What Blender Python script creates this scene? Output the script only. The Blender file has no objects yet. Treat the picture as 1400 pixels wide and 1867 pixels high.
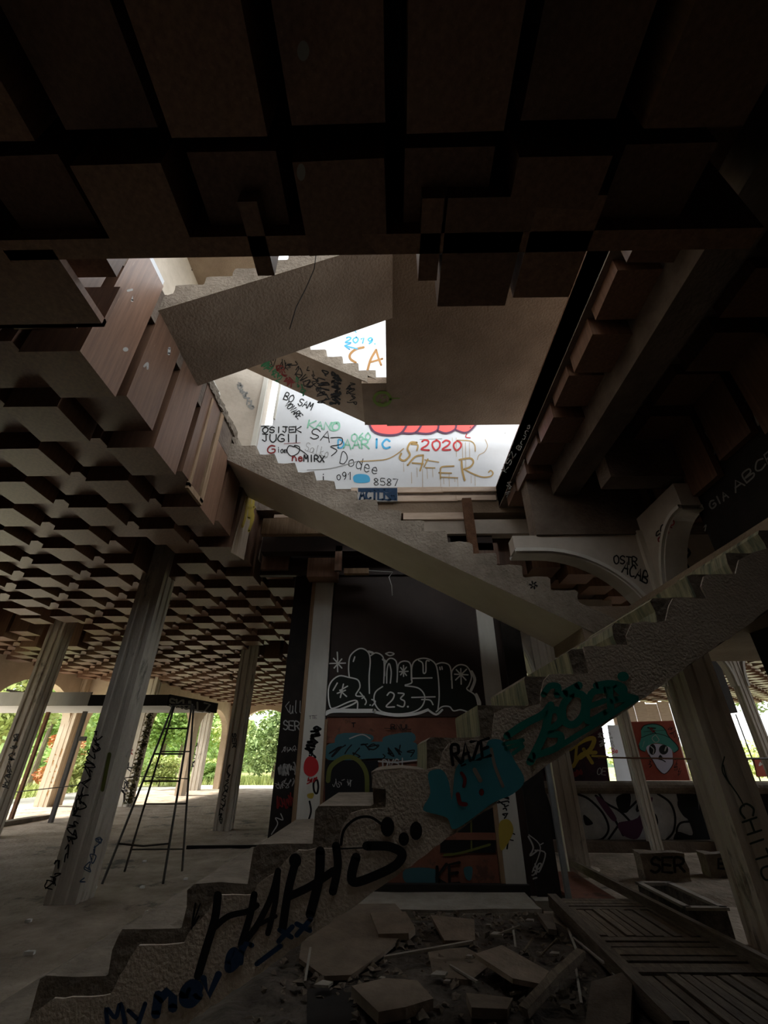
import bpy, bmesh, math, random
from mathutils import Vector, Matrix
R = random.Random(7)
sc = bpy.context.scene
COL = sc.collection
# ------------------------------------------------------------------ camera
IW, IH = 1400.0, 1867.0
FPX, PITCH, YAW, CAMH = 780.26, math.radians(29.78), math.radians(0.892), 1.6
cd = bpy.data.cameras.new('camera'); cam = bpy.data.objects.new('camera', cd); COL.objects.link(cam)
cam.location = (0, 0, CAMH); cam.rotation_euler = (math.pi/2 + PITCH, 0, YAW)
cd.sensor_fit = 'HORIZONTAL'; cd.sensor_width = 36.0; cd.lens = 36.0*FPX/IW; cd.clip_start = 0.05; cd.clip_end = 400
sc.camera = cam
# ------------------------------------------------------------------ sky, sun, exposure
w = bpy.data.worlds.new('world'); sc.world = w; w.use_nodes = True
bg = w.node_tree.nodes['Background']
bg.inputs[0].default_value = (0.93, 0.97, 1.0, 1); bg.inputs[1].default_value = 1.5
sd = bpy.data.lights.new('sun_offscreen', 'SUN'); sun = bpy.data.objects.new('sun_offscreen', sd); COL.objects.link(sun)
sd.energy = 4.5; sd.angle = math.radians(4); sd.color = (1.0, 0.93, 0.82)
sun.rotation_euler = Vector((.64, .05, -.77)).to_track_quat('-Z', 'Y').to_euler(); sun.location = (-30, 20, 30)
sc.view_settings.view_transform = 'Standard'; sc.view_settings.look = 'None'
sc.view_settings.gamma = 1.0; sc.view_settings.use_curve_mapping = False
sc.view_settings.exposure = 1.5

# ------------------------------------------------------------------ pixel -> place
def ray(u, v):
    a = (u-700)/FPX; b = (933.5-v)/FPX; c, s = math.cos(PITCH), math.sin(PITCH)
    x, y, z = a, c-b*s, s+b*c
    cy, sy = math.cos(YAW), math.sin(YAW)
    return Vector((x*cy-y*sy, x*sy+y*cy, z))
C0 = Vector((0, 0, CAMH))
def on(u, v, plane, off=0.0):
    p, n = plane; d = ray(u, v)
    t = ((p-C0).dot(n))/d.dot(n)
    q = C0 + d*t
    nn = n if n.dot(C0-p) > 0 else -n
    return q + nn*off
def PX(x): return (Vector((x, 0, 0)), Vector((1, 0, 0)))
def PY(y): return (Vector((0, y, 0)), Vector((0, 1, 0)))
def PZ(z): return (Vector((0, 0, z)), Vector((0, 0, 1)))
def project(p):
    q = p-C0; cy, sy = math.cos(YAW), math.sin(YAW)
    X = q.x*cy+q.y*sy; Y = -q.x*sy+q.y*cy
    c, s = math.cos(PITCH), math.sin(PITCH)
    D = Y*c+q.z*s; U = -Y*s+q.z*c
    if D < 0.05: return None
    return (700+FPX*X/D, 933.5-FPX*U/D, D)

# ------------------------------------------------------------------ materials
MATS = {}
def mat(name, c1, c2=None, scale=4.0, rough=0.85, bump=0.0, bscale=None, detail=6, stretch=None, c3=None, s3=1.0, t3=0.55, rnd=0.0, lo=0.35, hi=0.68, spec=0.3, metal=0.0, trans=0.0):
    if name in MATS: return MATS[name]
    m = bpy.data.materials.new(name); m.use_nodes = True; nt = m.node_tree; N = nt.nodes; L = nt.links
    bs = N['Principled BSDF']; bs.inputs['Roughness'].default_value = rough
    bs.inputs['Specular IOR Level'].default_value = spec; bs.inputs['Metallic'].default_value = metal
    if trans: bs.inputs['Transmission Weight'].default_value = trans
    col = None
    if c2 is not None or bump:
        tc = N.new('ShaderNodeTexCoord'); mp = N.new('ShaderNodeMapping')
        L.new(tc.outputs['Object'], mp.inputs[0])
        if stretch: mp.inputs['Scale'].default_value = stretch
    if c2 is not None:
        nz = N.new('ShaderNodeTexNoise'); nz.inputs['Scale'].default_value = scale; nz.inputs['Detail'].default_value = detail
        nz.inputs['Roughness'].default_value = 0.65
        L.new(mp.outputs[0], nz.inputs['Vector'])
        rp = N.new('ShaderNodeValToRGB'); rp.color_ramp.elements[0].position = lo; rp.color_ramp.elements[1].position = hi
        rp.color_ramp.elements[0].color = (*c1, 1); rp.color_ramp.elements[1].color = (*c2, 1)
        L.new(nz.outputs['Fac'], rp.inputs[0]); col = rp.outputs[0]
        if c3 is not None:
            n3 = N.new('ShaderNodeTexNoise'); n3.inputs['Scale'].default_value = s3; n3.inputs['Detail'].default_value = 8
            n3.inputs['Roughness'].default_value = 0.7
            L.new(mp.outputs[0], n3.inputs['Vector'])
            r3 = N.new('ShaderNodeValToRGB'); r3.color_ramp.elements[0].position = t3; r3.color_ramp.elements[1].position = t3+0.07
            L.new(n3.outputs['Fac'], r3.inputs[0])
            mx = N.new('ShaderNodeMixRGB'); mx.inputs[2].default_value = (*c3, 1)
            L.new(r3.outputs[0], mx.inputs[0]); L.new(col, mx.inputs[1]); col = mx.outputs[0]
    if rnd:
        oi = N.new('ShaderNodeObjectInfo'); hs = N.new('ShaderNodeHueSaturation')
        mr = N.new('ShaderNodeMapRange'); mr.inputs[3].default_value = 1-rnd; mr.inputs[4].default_value = 1+rnd
        L.new(oi.outputs['Random'], mr.inputs[0]); L.new(mr.outputs[0], hs.inputs['Value'])
        if col is None: hs.inputs['Color'].default_value = (*c1, 1)
        else: L.new(col, hs.inputs['Color'])
        col = hs.outputs[0]
    if col is None: bs.inputs['Base Color'].default_value = (*c1, 1)
    else: L.new(col, bs.inputs['Base Color'])
    if bump:
        nb = N.new('ShaderNodeTexNoise'); nb.inputs['Scale'].default_value = bscale or scale*6; nb.inputs['Detail'].default_value = 8
        L.new(mp.outputs[0], nb.inputs['Vector'])
        bp = N.new('ShaderNodeBump'); bp.inputs['Strength'].default_value = bump; bp.inputs['Distance'].default_value = 0.03
        L.new(nb.outputs['Fac'], bp.inputs['Height']); L.new(bp.outputs[0], bs.inputs['Normal'])
    MATS[name] = m; return m

M_conc = mat('concrete', (.20, .165, .128), (.33, .28, .222), 3, .9, .7, 30, c3=(.17, .135, .10), s3=2.0, t3=.60)
M_bare = mat('bare_concrete', (.13, .105, .08), (.22, .18, .138), 5, .95, .8, 22)
M_plast = mat('plaster_skin', (.42, .35, .272), (.56, .47, .37), 2.2, .9, .45, 60)
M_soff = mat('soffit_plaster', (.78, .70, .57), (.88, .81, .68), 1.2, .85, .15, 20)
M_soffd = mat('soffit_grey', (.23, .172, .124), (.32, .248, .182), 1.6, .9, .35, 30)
M_riser = mat('stained_riser', (.10, .12, .085), (.42, .37, .24), 5, .85, .3, 20, stretch=(1, 3.2, .5), c3=(.05, .06, .05), s3=3, t3=.58)
M_ceil = mat('ceiling_veneer', (.125, .066, .041), (.205, .115, .074), 3, .42, .05, 40, stretch=(9, 9, .5), rnd=.25, spec=.45, c3=(.29, .195, .14), s3=7, t3=.62)
M_slab = mat('slab_concrete', (.10, .075, .06), (.20, .155, .12), 2, .9, .5, 18)
M_slabtop = mat('floor_screed', (.30, .28, .25), (.42, .39, .35), 2, .9, .3)
M_floor = mat('dusty_floor', (.25, .200, .152), (.46, .380, .300), 1.6, .95, .9, 14, c3=(.12, .105, .09), s3=.9, t3=.57)
M_pave = mat('outer_paving', (.50, .46, .40), (.66, .62, .55), 1.5, .9, .3)
M_grass = mat('grass_ground', (.13, .15, .05), (.30, .30, .12), 2.5, .95, .8, 12, c3=(.40, .36, .20), s3=.5)
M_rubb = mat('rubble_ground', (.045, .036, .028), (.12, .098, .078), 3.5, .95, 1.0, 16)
M_white = mat('white_wall', (.62, .64, .67), (.68, .70, .73), 1.5, .8, .05)
M_beige = mat('beige_wall', (.42, .37, .31), (.54, .48, .41), 1.6, .9, .2)
M_colm = mat('column_paint', (.48, .44, .375), (.66, .61, .53), 2.2, .85, .35, 25, stretch=(1, 1, .35), c3=(.22, .20, .165), s3=2.2, t3=.60)
M_arch = mat('arch_plaster', (.50, .40, .29), (.62, .51, .38), 1.4, .9, .2)
M_dark = mat('black_board', (.012, .010, .009), (.024, .019, .016), 3, .85, .05)
M_brown = mat('dark_brown_panel', (.030, .018, .014), (.045, .028, .022), 2, .55, .05)
M_red = mat('red_brown_panel', (.16, .060, .038), (.23, .095, .060), 2.5, .8, .2, c3=(.10, .05, .035), s3=3)
M_post = mat('white_post_paint', (.50, .48, .43), (.64, .62, .56), 2, .8, .1, stretch=(1, 1, .3))
M_wood = mat('raw_wood', (.20, .125, .07), (.34, .23, .14), 4, .75, .3, 30, stretch=(6, 6, .6))
M_woodd = mat('old_timber', (.10, .075, .052), (.20, .155, .11), 4, .85, .5, 25, stretch=(6, 1, 6), rnd=.25)
M_trim = mat('pine_trim', (.55, .42, .32), (.68, .55, .44), 3, .7, .1, stretch=(1, 6, 6))
M_metal = mat('black_iron', (.018, .016, .015), (.05, .035, .025), 9, .6, .2, spec=.5)
M_rust = mat('rusty_pipe', (.10, .045, .022), (.17, .085, .045), 8, .8, .4)
M_alu = mat('grey_metal', (.30, .33, .34), (.42, .45, .46), 3, .45, .1, metal=.4)
M_bark = mat('bark', (.13, .10, .07), (.26, .21, .15), 6, .95, .8, stretch=(4, 4, .6))
M_leaf = mat('leaf_green', (.19, .34, .07), (.36, .46, .15), 1.2, .7)
M_leafl = mat('leaf_light', (.32, .42, .12), (.52, .54, .22), 1.2, .7)
M_leafd = mat('leaf_dark', (.12, .20, .06), (.26, .33, .13), 1.2, .7)
M_leafr = mat('leaf_red', (.48, .16, .07), (.62, .36, .16), 1.2, .7)
M_ivy = mat('ivy_brown', (.05, .05, .025), (.13, .11, .05), 3, .8)
M_hill = mat('far_hill', (.10, .15, .12), (.18, .24, .16), .3, .95)
M_murd = mat('mural_dark', (.018, .012, .018), (.075, .022, .032), 3, .8)
M_murr = mat('mural_red', (.30, .055, .035), (.40, .085, .055), 3, .75)
M_graf_grey = mat('mural_silver', (.33, .33, .33), (.46, .46, .46), 5, .7)
M_tile = mat('broken_board', (.13, .098, .070), (.21, .160, .118), 3, .9, .4, 25, rnd=.3)
M_stone = mat('mottled_stone', (.04, .035, .03), (.20, .175, .145), 6, .9, .6)
M_paleb = mat('pale_block', (.24, .215, .18), (.34, .31, .26), 4, .9, .4)
def paint(name, c): return mat('paint_'+name, c, rough=.7)
K_black = paint('black', (.006, .006, .007)); K_white = paint('white', (.82, .82, .79)); K_grey = paint('grey', (.25, .25, .24))
K_teal = paint('teal', (.01, .22, .17)); K_lblue = paint('light_blue', (.06, .29, .34)); K_navy = paint('navy', (.01, .04, .10))
K_red = paint('red', (.52, .03, .035)); K_dred = paint('dark_red', (.20, .02, .02)); K_coral = paint('coral', (.80, .11, .10))
K_green = paint('green', (.03, .20, .09)); K_mint = paint('mint', (.22, .52, .36)); K_gold = paint('ochre', (.42, .27, .09))
K_sky = paint('sky_blue', (.06, .36, .62)); K_yel = paint('yellow', (.42, .31, .05)); K_olive = paint('olive', (.12, .13, .03))
K_plum = paint('plum', (.09, .03, .07)); K_dgreen = paint('bottle_green', (.012, .016, .012)); K_hat = paint('hat_green', (.06, .27, .23))
K_lav = paint('pale_lilac', (.56, .53, .66)); K_brown = paint('ochre_brown', (.34, .17, .05)); K_pale = paint('pale_plaster', (.33, .28, .23))
K_lime = paint('lime', (.14, .23, .03)); K_haz = paint('haze_grey', (.40, .39, .37)); K_pink = paint('pink', (.6, .25, .25))

# ------------------------------------------------------------------ mesh helpers
def link(o, parent=None):
    COL.objects.link(o)
    if parent is not None: o.parent = parent
    return o
def mesh_obj(name, verts, faces, m, parent=None, mats=None, fm=None, smooth=False):
    me = bpy.data.meshes.new(name); me.from_pydata([tuple(v) for v in verts], [], faces); me.update()
    for q in (mats or [m]): me.materials.append(q)
    if fm: me.polygons.foreach_set('material_index', fm)
    if smooth: me.polygons.foreach_set('use_smooth', [True]*len(me.polygons))
    return link(bpy.data.objects.new(name, me), parent)
def tag(o, label=None, cat=None, group=None, kind=None):
    if label: o['label'] = label
    if cat: o['category'] = cat
    if group: o['group'] = group
    if kind: o['kind'] = kind
    return o
def struct(o): o['kind'] = 'structure'; return o
def empty(name, loc=(0, 0, 0)):
    o = bpy.data.objects.new(name, None); o.location = loc; o.empty_display_size = .1; COL.objects.link(o); return o
class MB:
    """collects geometry for one mesh object"""
    def __init__(s): s.v = []; s.f = []; s.m = []
    def quad(s, a, b, c, d, mi=0):
        n = len(s.v); s.v += [a, b, c, d]; s.f.append((n, n+1, n+2, n+3)); s.m.append(mi)
    def box(s, x0, x1, y0, y1, z0, z1, mi=0):
        n = len(s.v)
        s.v += [(x0, y0, z0), (x1, y0, z0), (x1, y1, z0), (x0, y1, z0), (x0, y0, z1), (x1, y0, z1), (x1, y1, z1), (x0, y1, z1)]
        for f in ((3, 2, 1, 0), (4, 5, 6, 7), (0, 1, 5, 4), (1, 2, 6, 5), (2, 3, 7, 6), (3, 0, 4, 7)):
            s.f.append(tuple(n+i for i in f)); s.m.append(mi)
        return s
    def prism(s, poly, y0, y1, mi=0, axis='y', side=None):
        """poly in (x,z) extruded along y (axis 'y'); in (y,z) along x ('x'); in (x,y) along z ('z')"""
        def P(a, b, t):
            return (a, t, b) if axis == 'y' else ((t, a, b) if axis == 'x' else (a, b, t))
        n = len(s.v); k = len(poly)
        s.v += [P(a, b, y0) for a, b in poly] + [P(a, b, y1) for a, b in poly]
        s.f.append(tuple(n+i for i in range(k))); s.m.append(mi)
        s.f.append(tuple(n+k+i for i in reversed(range(k)))); s.m.append(mi)
        for i in range(k):
            j = (i+1) % k
            s.f.append((n+j, n+i, n+k+i, n+k+j)); s.m.append(side[i] if side else mi)
        return s
    def tube(s, pts, r, seg=8, mi=0):
        n0 = len(s.v); pts = [Vector(p) for p in pts]; k = len(pts)
        for i, p in enumerate(pts):
            t = (pts[min(i+1, k-1)]-pts[max(i-1, 0)]).normalized()
            a = t.cross(Vector((0, 0, 1)));
            if a.length < .05: a = t.cross(Vector((1, 0, 0)))
            a.normalize(); b = t.cross(a)
            rr = r[i] if isinstance(r, (list, tuple)) else r
            for j in range(seg):
                an = 2*math.pi*j/seg
                s.v.append(p+a*math.cos(an)*rr+b*math.sin(an)*rr)
        for i in range(k-1):
            for j in range(seg):
                q = n0+i*seg; s.f.append((q+j, q+(j+1) % seg, q+seg+(j+1) % seg, q+seg+j)); s.m.append(mi)
        s.f.append(tuple(n0+j for j in reversed(range(seg)))); s.m.append(mi)
        s.f.append(tuple(n0+(k-1)*seg+j for j in range(seg))); s.m.append(mi)
        return s
    def build(s, name, m, parent=None, smooth=False):
        ms = m if isinstance(m, list) else [m]
        o = mesh_obj(name, s.v, s.f, None, parent, ms, s.m, smooth)
        bm = bmesh.new(); bm.from_mesh(o.data); bmesh.ops.recalc_face_normals(bm, faces=bm.faces); bm.to_mesh(o.data); bm.free()
        return o
def box(name, m, x0, x1, y0, y1, z0, z1, parent=None):
    return MB().box(x0, x1, y0, y1, z0, z1).build(name, m, parent)
def beam(name, m, a, b, wx, wz, parent=None, up=(0, 0, 1)):
    a = Vector(a); b = Vector(b); t = (b-a).normalized(); s = t.cross(Vector(up))
    if s.length < .01: s = Vector((1, 0, 0))
    s.normalize(); u = s.cross(t).normalized(); o = MB()
    v = [p+s*i*wx/2+u*j*wz/2 for p in (a, b) for i, j in ((-1, -1), (1, -1), (1, 1), (-1, 1))]
    f = [(3, 2, 1, 0), (4, 5, 6, 7), (0, 1, 5, 4), (1, 2, 6, 5), (2, 3, 7, 6), (3, 0, 4, 7)]
    o.v = v; o.f = f; o.m = [0]*6
    return o.build(name, m, parent)
def chip(o, amt, seed, cuts=2):
    """rough, chipped edges: subdivide and jitter"""
    rr = random.Random(seed); bm = bmesh.new(); bm.from_mesh(o.data)
    bmesh.ops.triangulate(bm, faces=[f for f in bm.faces if len(f.verts) > 4])
    bmesh.ops.subdivide_edges(bm, edges=list(bm.edges), cuts=cuts, use_grid_fill=True)
    for v in bm.verts: v.co += Vector((rr.uniform(-1, 1), rr.uniform(-1, 1), rr.uniform(-1, 1)))*amt
    bm.to_mesh(o.data); bm.free(); return o

# ------------------------------------------------------------------ painted lettering (flat print on real surfaces)
def smooth_pts(p, closed=False, n=5):
    if len(p) < 3: return p
    out = []; k = len(p); rng = range(k if closed else k-1)
    for i in rng:
        if closed: a, b, c, d = p[i-1], p[i], p[(i+1) % k], p[(i+2) % k]
        else: a, b, c, d = p[max(i-1, 0)], p[i], p[i+1], p[min(i+2, k-1)]
        for j in range(n):
            t = j/n; t2 = t*t; t3 = t2*t
            out.append(tuple(.5*(2*b[q]+(c[q]-a[q])*t+(2*a[q]-5*b[q]+4*c[q]-d[q])*t2+(3*b[q]-a[q]-3*c[q]+d[q])*t3) for q in (0, 1)))
    if not closed: out.append(p[-1])
    return out
OFFN = [0]
class Tag:
    """strokes and fills given in photo pixels (optionally in a zoomed crop), laid on one plane"""
    def __init__(s, plane, origin=(0, 0), scale=1.0):
        s.pl = plane; s.o = origin; s.k = scale; s.v = []; s.f = []; s.cut = [(0, 0)]
        OFFN[0] += 1; s.off = 0.004+0.00008*(OFFN[0] % 20)
    def px(s, p): return (s.o[0]+p[0]/s.k, s.o[1]+p[1]/s.k)
    def put(s, poly):
        n = len(s.v)
        for p in poly:
            s.v.append(on(p[0], p[1], s.pl, s.off))
        s.f.append(tuple(range(n, n+len(poly))))
    def fill(s, pts, smooth=True):
        q = [s.px(p) for p in pts]
        if smooth: q = smooth_pts(q, True, 4)
        s.put(q); return s.end()
    def end(s):
        s.off += .00006; s.cut.append((len(s.v), len(s.f))); return s
    def dot(s, c, rx, ry=None):
        ry = ry or rx; s.put([s.px((c[0]+rx*math.cos(i*math.pi/7), c[1]+ry*math.sin(i*math.pi/7))) for i in range(14)]); return s.end()
    def line(s, pts, wd, closed=False, smooth=True, taper=False):
        q = [s.px(p) for p in pts]; h = wd/s.k/2
        if closed: q = q+[q[0]]
        if smooth: q = smooth_pts(q)
        k = len(q); L = []; Rr = []
        for i, p in enumerate(q):
            a = q[max(i-1, 0)]; b = q[min(i+1, k-1)]; dx, dy = b[0]-a[0], b[1]-a[1]; l = math.hypot(dx, dy) or 1
            hh = h*(1-.6*i/(k-1)) if taper else h
            nx, ny = -dy/l*hh, dx/l*hh; L.append((p[0]+nx, p[1]+ny)); Rr.append((p[0]-nx, p[1]-ny))
        n = len(s.v)
        for p in L: s.v.append(on(p[0], p[1], s.pl, s.off))
        for p in Rr: s.v.append(on(p[0], p[1], s.pl, s.off))
        for i in range(k-1): s.f.append((n+i, n+i+1, n+k+i+1, n+k+i))
        if not taper:
            for c in (q[0], q[-1]): s.put([(c[0]+h*math.cos(j*math.pi/4), c[1]+h*math.sin(j*math.pi/4)) for j in range(8)])
        return s.end()
    def text(s, txt, p0, p1, up, wd, jit=.05):
        """letters along p0->p1 with cap height vector up (crop pixels)"""
        n = len(txt); ax = ((p1[0]-p0[0])/n, (p1[1]-p0[1])/n); rr = random.Random(txt)
        for i, ch in enumerate(txt):
            for st in FONT.get(ch, []):
                pts = []
                for x, y in st:
                    x = .08+x*.8+rr.uniform(-jit, jit)*.6; y = y+rr.uniform(-jit, jit)
                    pts.append((p0[0]+ax[0]*(i+x)+up[0]*y, p0[1]+ax[1]*(i+x)+up[1]*y))
                s.line(pts, wd, smooth=len(pts) > 4)
        return s
    def scribble(s, p0, p1, wid, n, wd, seed):
        rr = random.Random(seed); dx, dy = p1[0]-p0[0], p1[1]-p0[1]; l = math.hypot(dx, dy); nx, ny = -dy/l, dx/l
        for c in range(n):
            t = (c+.5)/n; cx, cy = p0[0]+dx*t, p0[1]+dy*t; pts = []
            for j in range(rr.randint(3, 6)):
                o = rr.uniform(-1, 1)*wid/2; q = rr.uniform(-.8, .8)*l/n
                pts.append((cx+nx*o+dx/l*q, cy+ny*o+dy/l*q))
            s.line(pts, wd)
        return s
    def build(s, name, m, parent):
        if 2 <= len(s.cut)-1 <= 7:      # a few separate marks: one part each
            for (v0, f0), (v1, f1) in zip(s.cut, s.cut[1:]):
                o = mesh_obj(name, s.v[v0:v1], [tuple(i-v0 for i in f) for f in s.f[f0:f1]], m, parent)
            return o
        return mesh_obj(name, s.v, s.f, m, parent)
FONT = {
 'A': [[(0, 0), (.5, 1), (1, 0)], [(.2, .4), (.8, .4)]], 'B': [[(0, 0), (0, 1), (.7, .95), (.75, .6), (.1, .5), (.9, .4), (.85, .05), (0, 0)]],
 'C': [[(1, .85), (.5, 1), (.05, .6), (.1, .2), (.5, 0), (1, .15)]], 'D': [[(0, 0), (0, 1), (.6, .95), (1, .5), (.6, .05), (0, 0)]],
 'E': [[(1, 1), (0, 1), (0, 0), (1, 0)], [(0, .5), (.8, .5)]], 'F': [[(1, 1), (0, 1), (0, 0)], [(0, .5), (.8, .5)]],
 'G': [[(1, .85), (.5, 1), (.05, .6), (.1, .2), (.5, 0), (1, .15), (1, .45), (.6, .45)]], 'H': [[(0, 0), (0, 1)], [(1, 0), (1, 1)], [(0, .5), (1, .5)]],
 'I': [[(.5, 0), (.5, 1)]], 'J': [[(.1, 1), (.9, 1)], [(.6, 1), (.6, .2), (.4, 0), (.05, .2)]], 'K': [[(0, 0), (0, 1)], [(1, 1), (0, .45), (1, 0)]],
 'L': [[(0, 1), (0, 0), (1, 0)]], 'M': [[(0, 0), (.1, 1), (.5, .4), (.9, 1), (1, 0)]], 'N': [[(0, 0), (0, 1), (1, 0), (1, 1)]],
 'O': [[(.5, 1), (.05, .75), (.05, .25), (.5, 0), (.95, .25), (.95, .75), (.5, 1)]], 'P': [[(0, 0), (0, 1), (.8, .95), (.9, .65), (.5, .5), (0, .5)]],
 'Q': [[(.5, 1), (.05, .75), (.05, .25), (.5, 0), (.95, .25), (.95, .75), (.5, 1)], [(.6, .3), (1.1, -.1)]],
 'R': [[(0, 0), (0, 1), (.8, .95), (.85, .65), (.5, .5), (0, .5)], [(.4, .5), (1, 0)]], 'S': [[(.95, .85), (.5, 1), (.1, .8), (.2, .55), (.8, .45), (.9, .2), (.5, 0), (.05, .12)]],
 'T': [[(0, 1), (1, 1)], [(.5, 1), (.5, 0)]], 'U': [[(0, 1), (0, .3), (.4, 0), (.8, .1), (1, .4), (1, 1)]], 'V': [[(0, 1), (.5, 0), (1, 1)]],
 'W': [[(0, 1), (.25, 0), (.5, .6), (.75, 0), (1, 1)]], 'X': [[(0, 0), (1, 1)], [(0, 1), (1, 0)]], 'Y': [[(0, 1), (.5, .5), (1, 1)], [(.5, .5), (.5, 0)]],
 'Z': [[(0, 1), (1, 1), (0, 0), (1, 0)]], '0': [[(.5, 1), (.1, .7), (.1, .3), (.5, 0), (.9, .3), (.9, .7), (.5, 1)]], '1': [[(.2, .75), (.6, 1), (.6, 0)]],
 '2': [[(.05, .8), (.4, 1), (.85, .85), (.7, .5), (.05, 0), (1, 0)]], '3': [[(.1, .95), (.8, .95), (.45, .6), (.9, .4), (.75, .05), (.05, .1)]],
 '5': [[(.9, 1), (.2, 1), (.15, .55), (.6, .6), (.95, .35), (.7, .02), (.1, .08)]], '6': [[(.8, 1), (.2, .6), (.1, .2), (.5, 0), (.9, .25), (.6, .5), (.15, .35)]],
 '7': [[(.05, 1), (.95, 1), (.4, 0)]], '8': [[(.5, .52), (.15, .75), (.5, 1), (.85, .78), (.5, .52), (.1, .25), (.5, 0), (.9, .25), (.5, .52)]],
 '9': [[(.85, .7), (.5, .45), (.1, .7), (.5, 1), (.85, .75), (.8, .3), (.5, 0)]], '.': [[(.4, 0), (.5, .06)]], '_': [[(0, 0), (1, 0)]], '<': [[(1, .9), (0, .5), (1, .1)]],
 'a': [[(.9, .5), (.5, .6), (.1, .35), (.3, 0), (.8, .2), (.9, .55), (.9, 0)]], 'd': [[(.8, .5), (.3, .6), (.05, .3), (.3, 0), (.8, .15)], [(.85, 1), (.85, 0)]],
 'e': [[(.1, .32), (.85, .36), (.6, .62), (.2, .5), (.15, .15), (.5, 0), (.9, .12)]], 'i': [[(.5, 0), (.5, .6)], [(.5, .85), (.52, .9)]], 'k': [[(.1, 0), (.1, 1)], [(.8, .6), (.1, .3), (.9, 0)]],
 'l': [[(.4, 1), (.4, .1), (.7, 0)]], 'm': [[(0, 0), (.05, .6), (.35, .6), (.4, 0)], [(.4, .5), (.75, .62), (.95, 0)]], 'n': [[(.05, 0), (.1, .6)], [(.1, .45), (.55, .65), (.85, .4), (.9, 0)]],
 'o': [[(.5, .6), (.1, .4), (.2, .05), (.6, 0), (.9, .25), (.75, .55), (.5, .6)]], 'r': [[(.1, 0), (.15, .6)], [(.15, .4), (.5, .62), (.85, .5)]], 't': [[(.45, .95), (.45, .1), (.8, 0)], [(.1, .65), (.85, .65)]],
 'u': [[(.05, .6), (.1, .1), (.5, 0), (.85, .2), (.85, .6)], [(.85, .3), (.95, 0)]], 'v': [[(0, .6), (.45, 0), (.95, .65)]], 'x': [[(0, 0), (.9, .65)], [(0, .65), (.9, 0)]],
 'y': [[(.05, .6), (.45, .1)], [(.95, .6), (.3, -.4)]], '*': [[(.5, 0), (.5, 1)], [(0, .25), (1, .75)], [(0, .75), (1, .25)]], ' ': []}
from mathutils import noise
def link(o, parent=None):
    COL.objects.link(o)
    if parent is not None:
        o.parent = parent
        if parent.type == 'EMPTY' and parent.location.length > 0: o.matrix_parent_inverse = Matrix.Translation(-parent.location)
    return o
# ================================================================== SETTING
def nz(x, y, s, a): return noise.noise(Vector((x*s, y*s, 3.1)))*a
# ---- ground floor
v = []; f = []; nx, ny, x0, y0, x1, y1 = 186, 164, -13.2, -9.3, 24.4, 30.0
for j in range(ny+1):
    for i in range(nx+1):
        x = x0+(x1-x0)*i/nx; y = y0+(y1-y0)*j/ny
        z = nz(x, y, .9, .020)+nz(x, y, 3.0, .014)-.012
        v.append((x, y, z))
for j in range(ny):
    for i in range(nx): q = j*(nx+1)+i; f.append((q, q+1, q+nx+2, q+nx+1))
floor = struct(mesh_obj('floor', v, f, M_floor, smooth=True))
struct(box('ground_outside', M_grass, -90, 90, -60, 130, -.5, -.06))
struct(box('paving_outside', M_pave, -16.5, -12.9, 4, 31, -.3, -.01)); struct(box('paving_outside', M_pave, -12.9, 12, 29.6, 33, -.3, -.01))
struct(box('paving_outside', M_pave, 24.4, 27, 4, 31, -.3, -.02)); struct(box('paving_outside', M_pave, 12, 27, 29.6, 33, -.3, -.01))
v = []; f = []
for j in range(31):
    for i in range(41):
        x = 3.12+5.9*i/40; y = 6.95+3.5*j/30; e = min(1, i/3, (40-i)/3, j/3, (30-j)/3); v.append((x, y, (.03+nz(x, y, 1.6, .025)+nz(x, y, 5, .012))*e-.04*(1-e)))
for j in range(30):
    for i in range(40): q = j*41+i; f.append((q, q+1, q+42, q+41))
M_dirt = mat('brown_dirt', (.15, .115, .082), (.28, .220, .165), 2.5, .95, .8, 14)
tag(mesh_obj('dirt_cover', v, f, M_dirt), 'brown dirt covering the floor between deck and parapet', 'dirt', kind='stuff')
# ---- closing walls of the dark end of the hall

struct(box('wall_left', M_slab, -13.4, -13.1, -9.0, 9.5, -.2, 6.0))
wr = struct(box('wall_right', M_dark, 3.84, 4.05, -6.0, 4.68, 0, 4.72))
struct(box('wall_right_outer', M_slab, 24.2, 24.4, -9.0, 9.5, -.2, 6.0))
# ---- first floor deck with the stair opening  (x -2.45..2.0, y 1.5..6.8)
OX0, OX1, OY0, OY1, ZT = -2.45, 2.0, 1.5, 6.8, 6.0
ZB = 5.55
sl = MB(); sl.box(-13.4, OX0, -9.3, 30, ZB, ZT); sl.box(OX1, 9.6, -9.3, 28.4, ZB, ZT); sl.box(9.6, 24.4, -9.3, 7.5, ZB, ZT); sl.box(9.6, 24.4, 12.2, 28.4, ZB, ZT); sl.box(OX0, OX1, -9.3, OY0, ZB, ZT); sl.box(OX0, OX1, OY1, 30, ZB, ZT)  # gap in the right-hand slab is sized to let sky light onto the murals
ceil = struct(sl.build('ceiling', M_slab))
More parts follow.
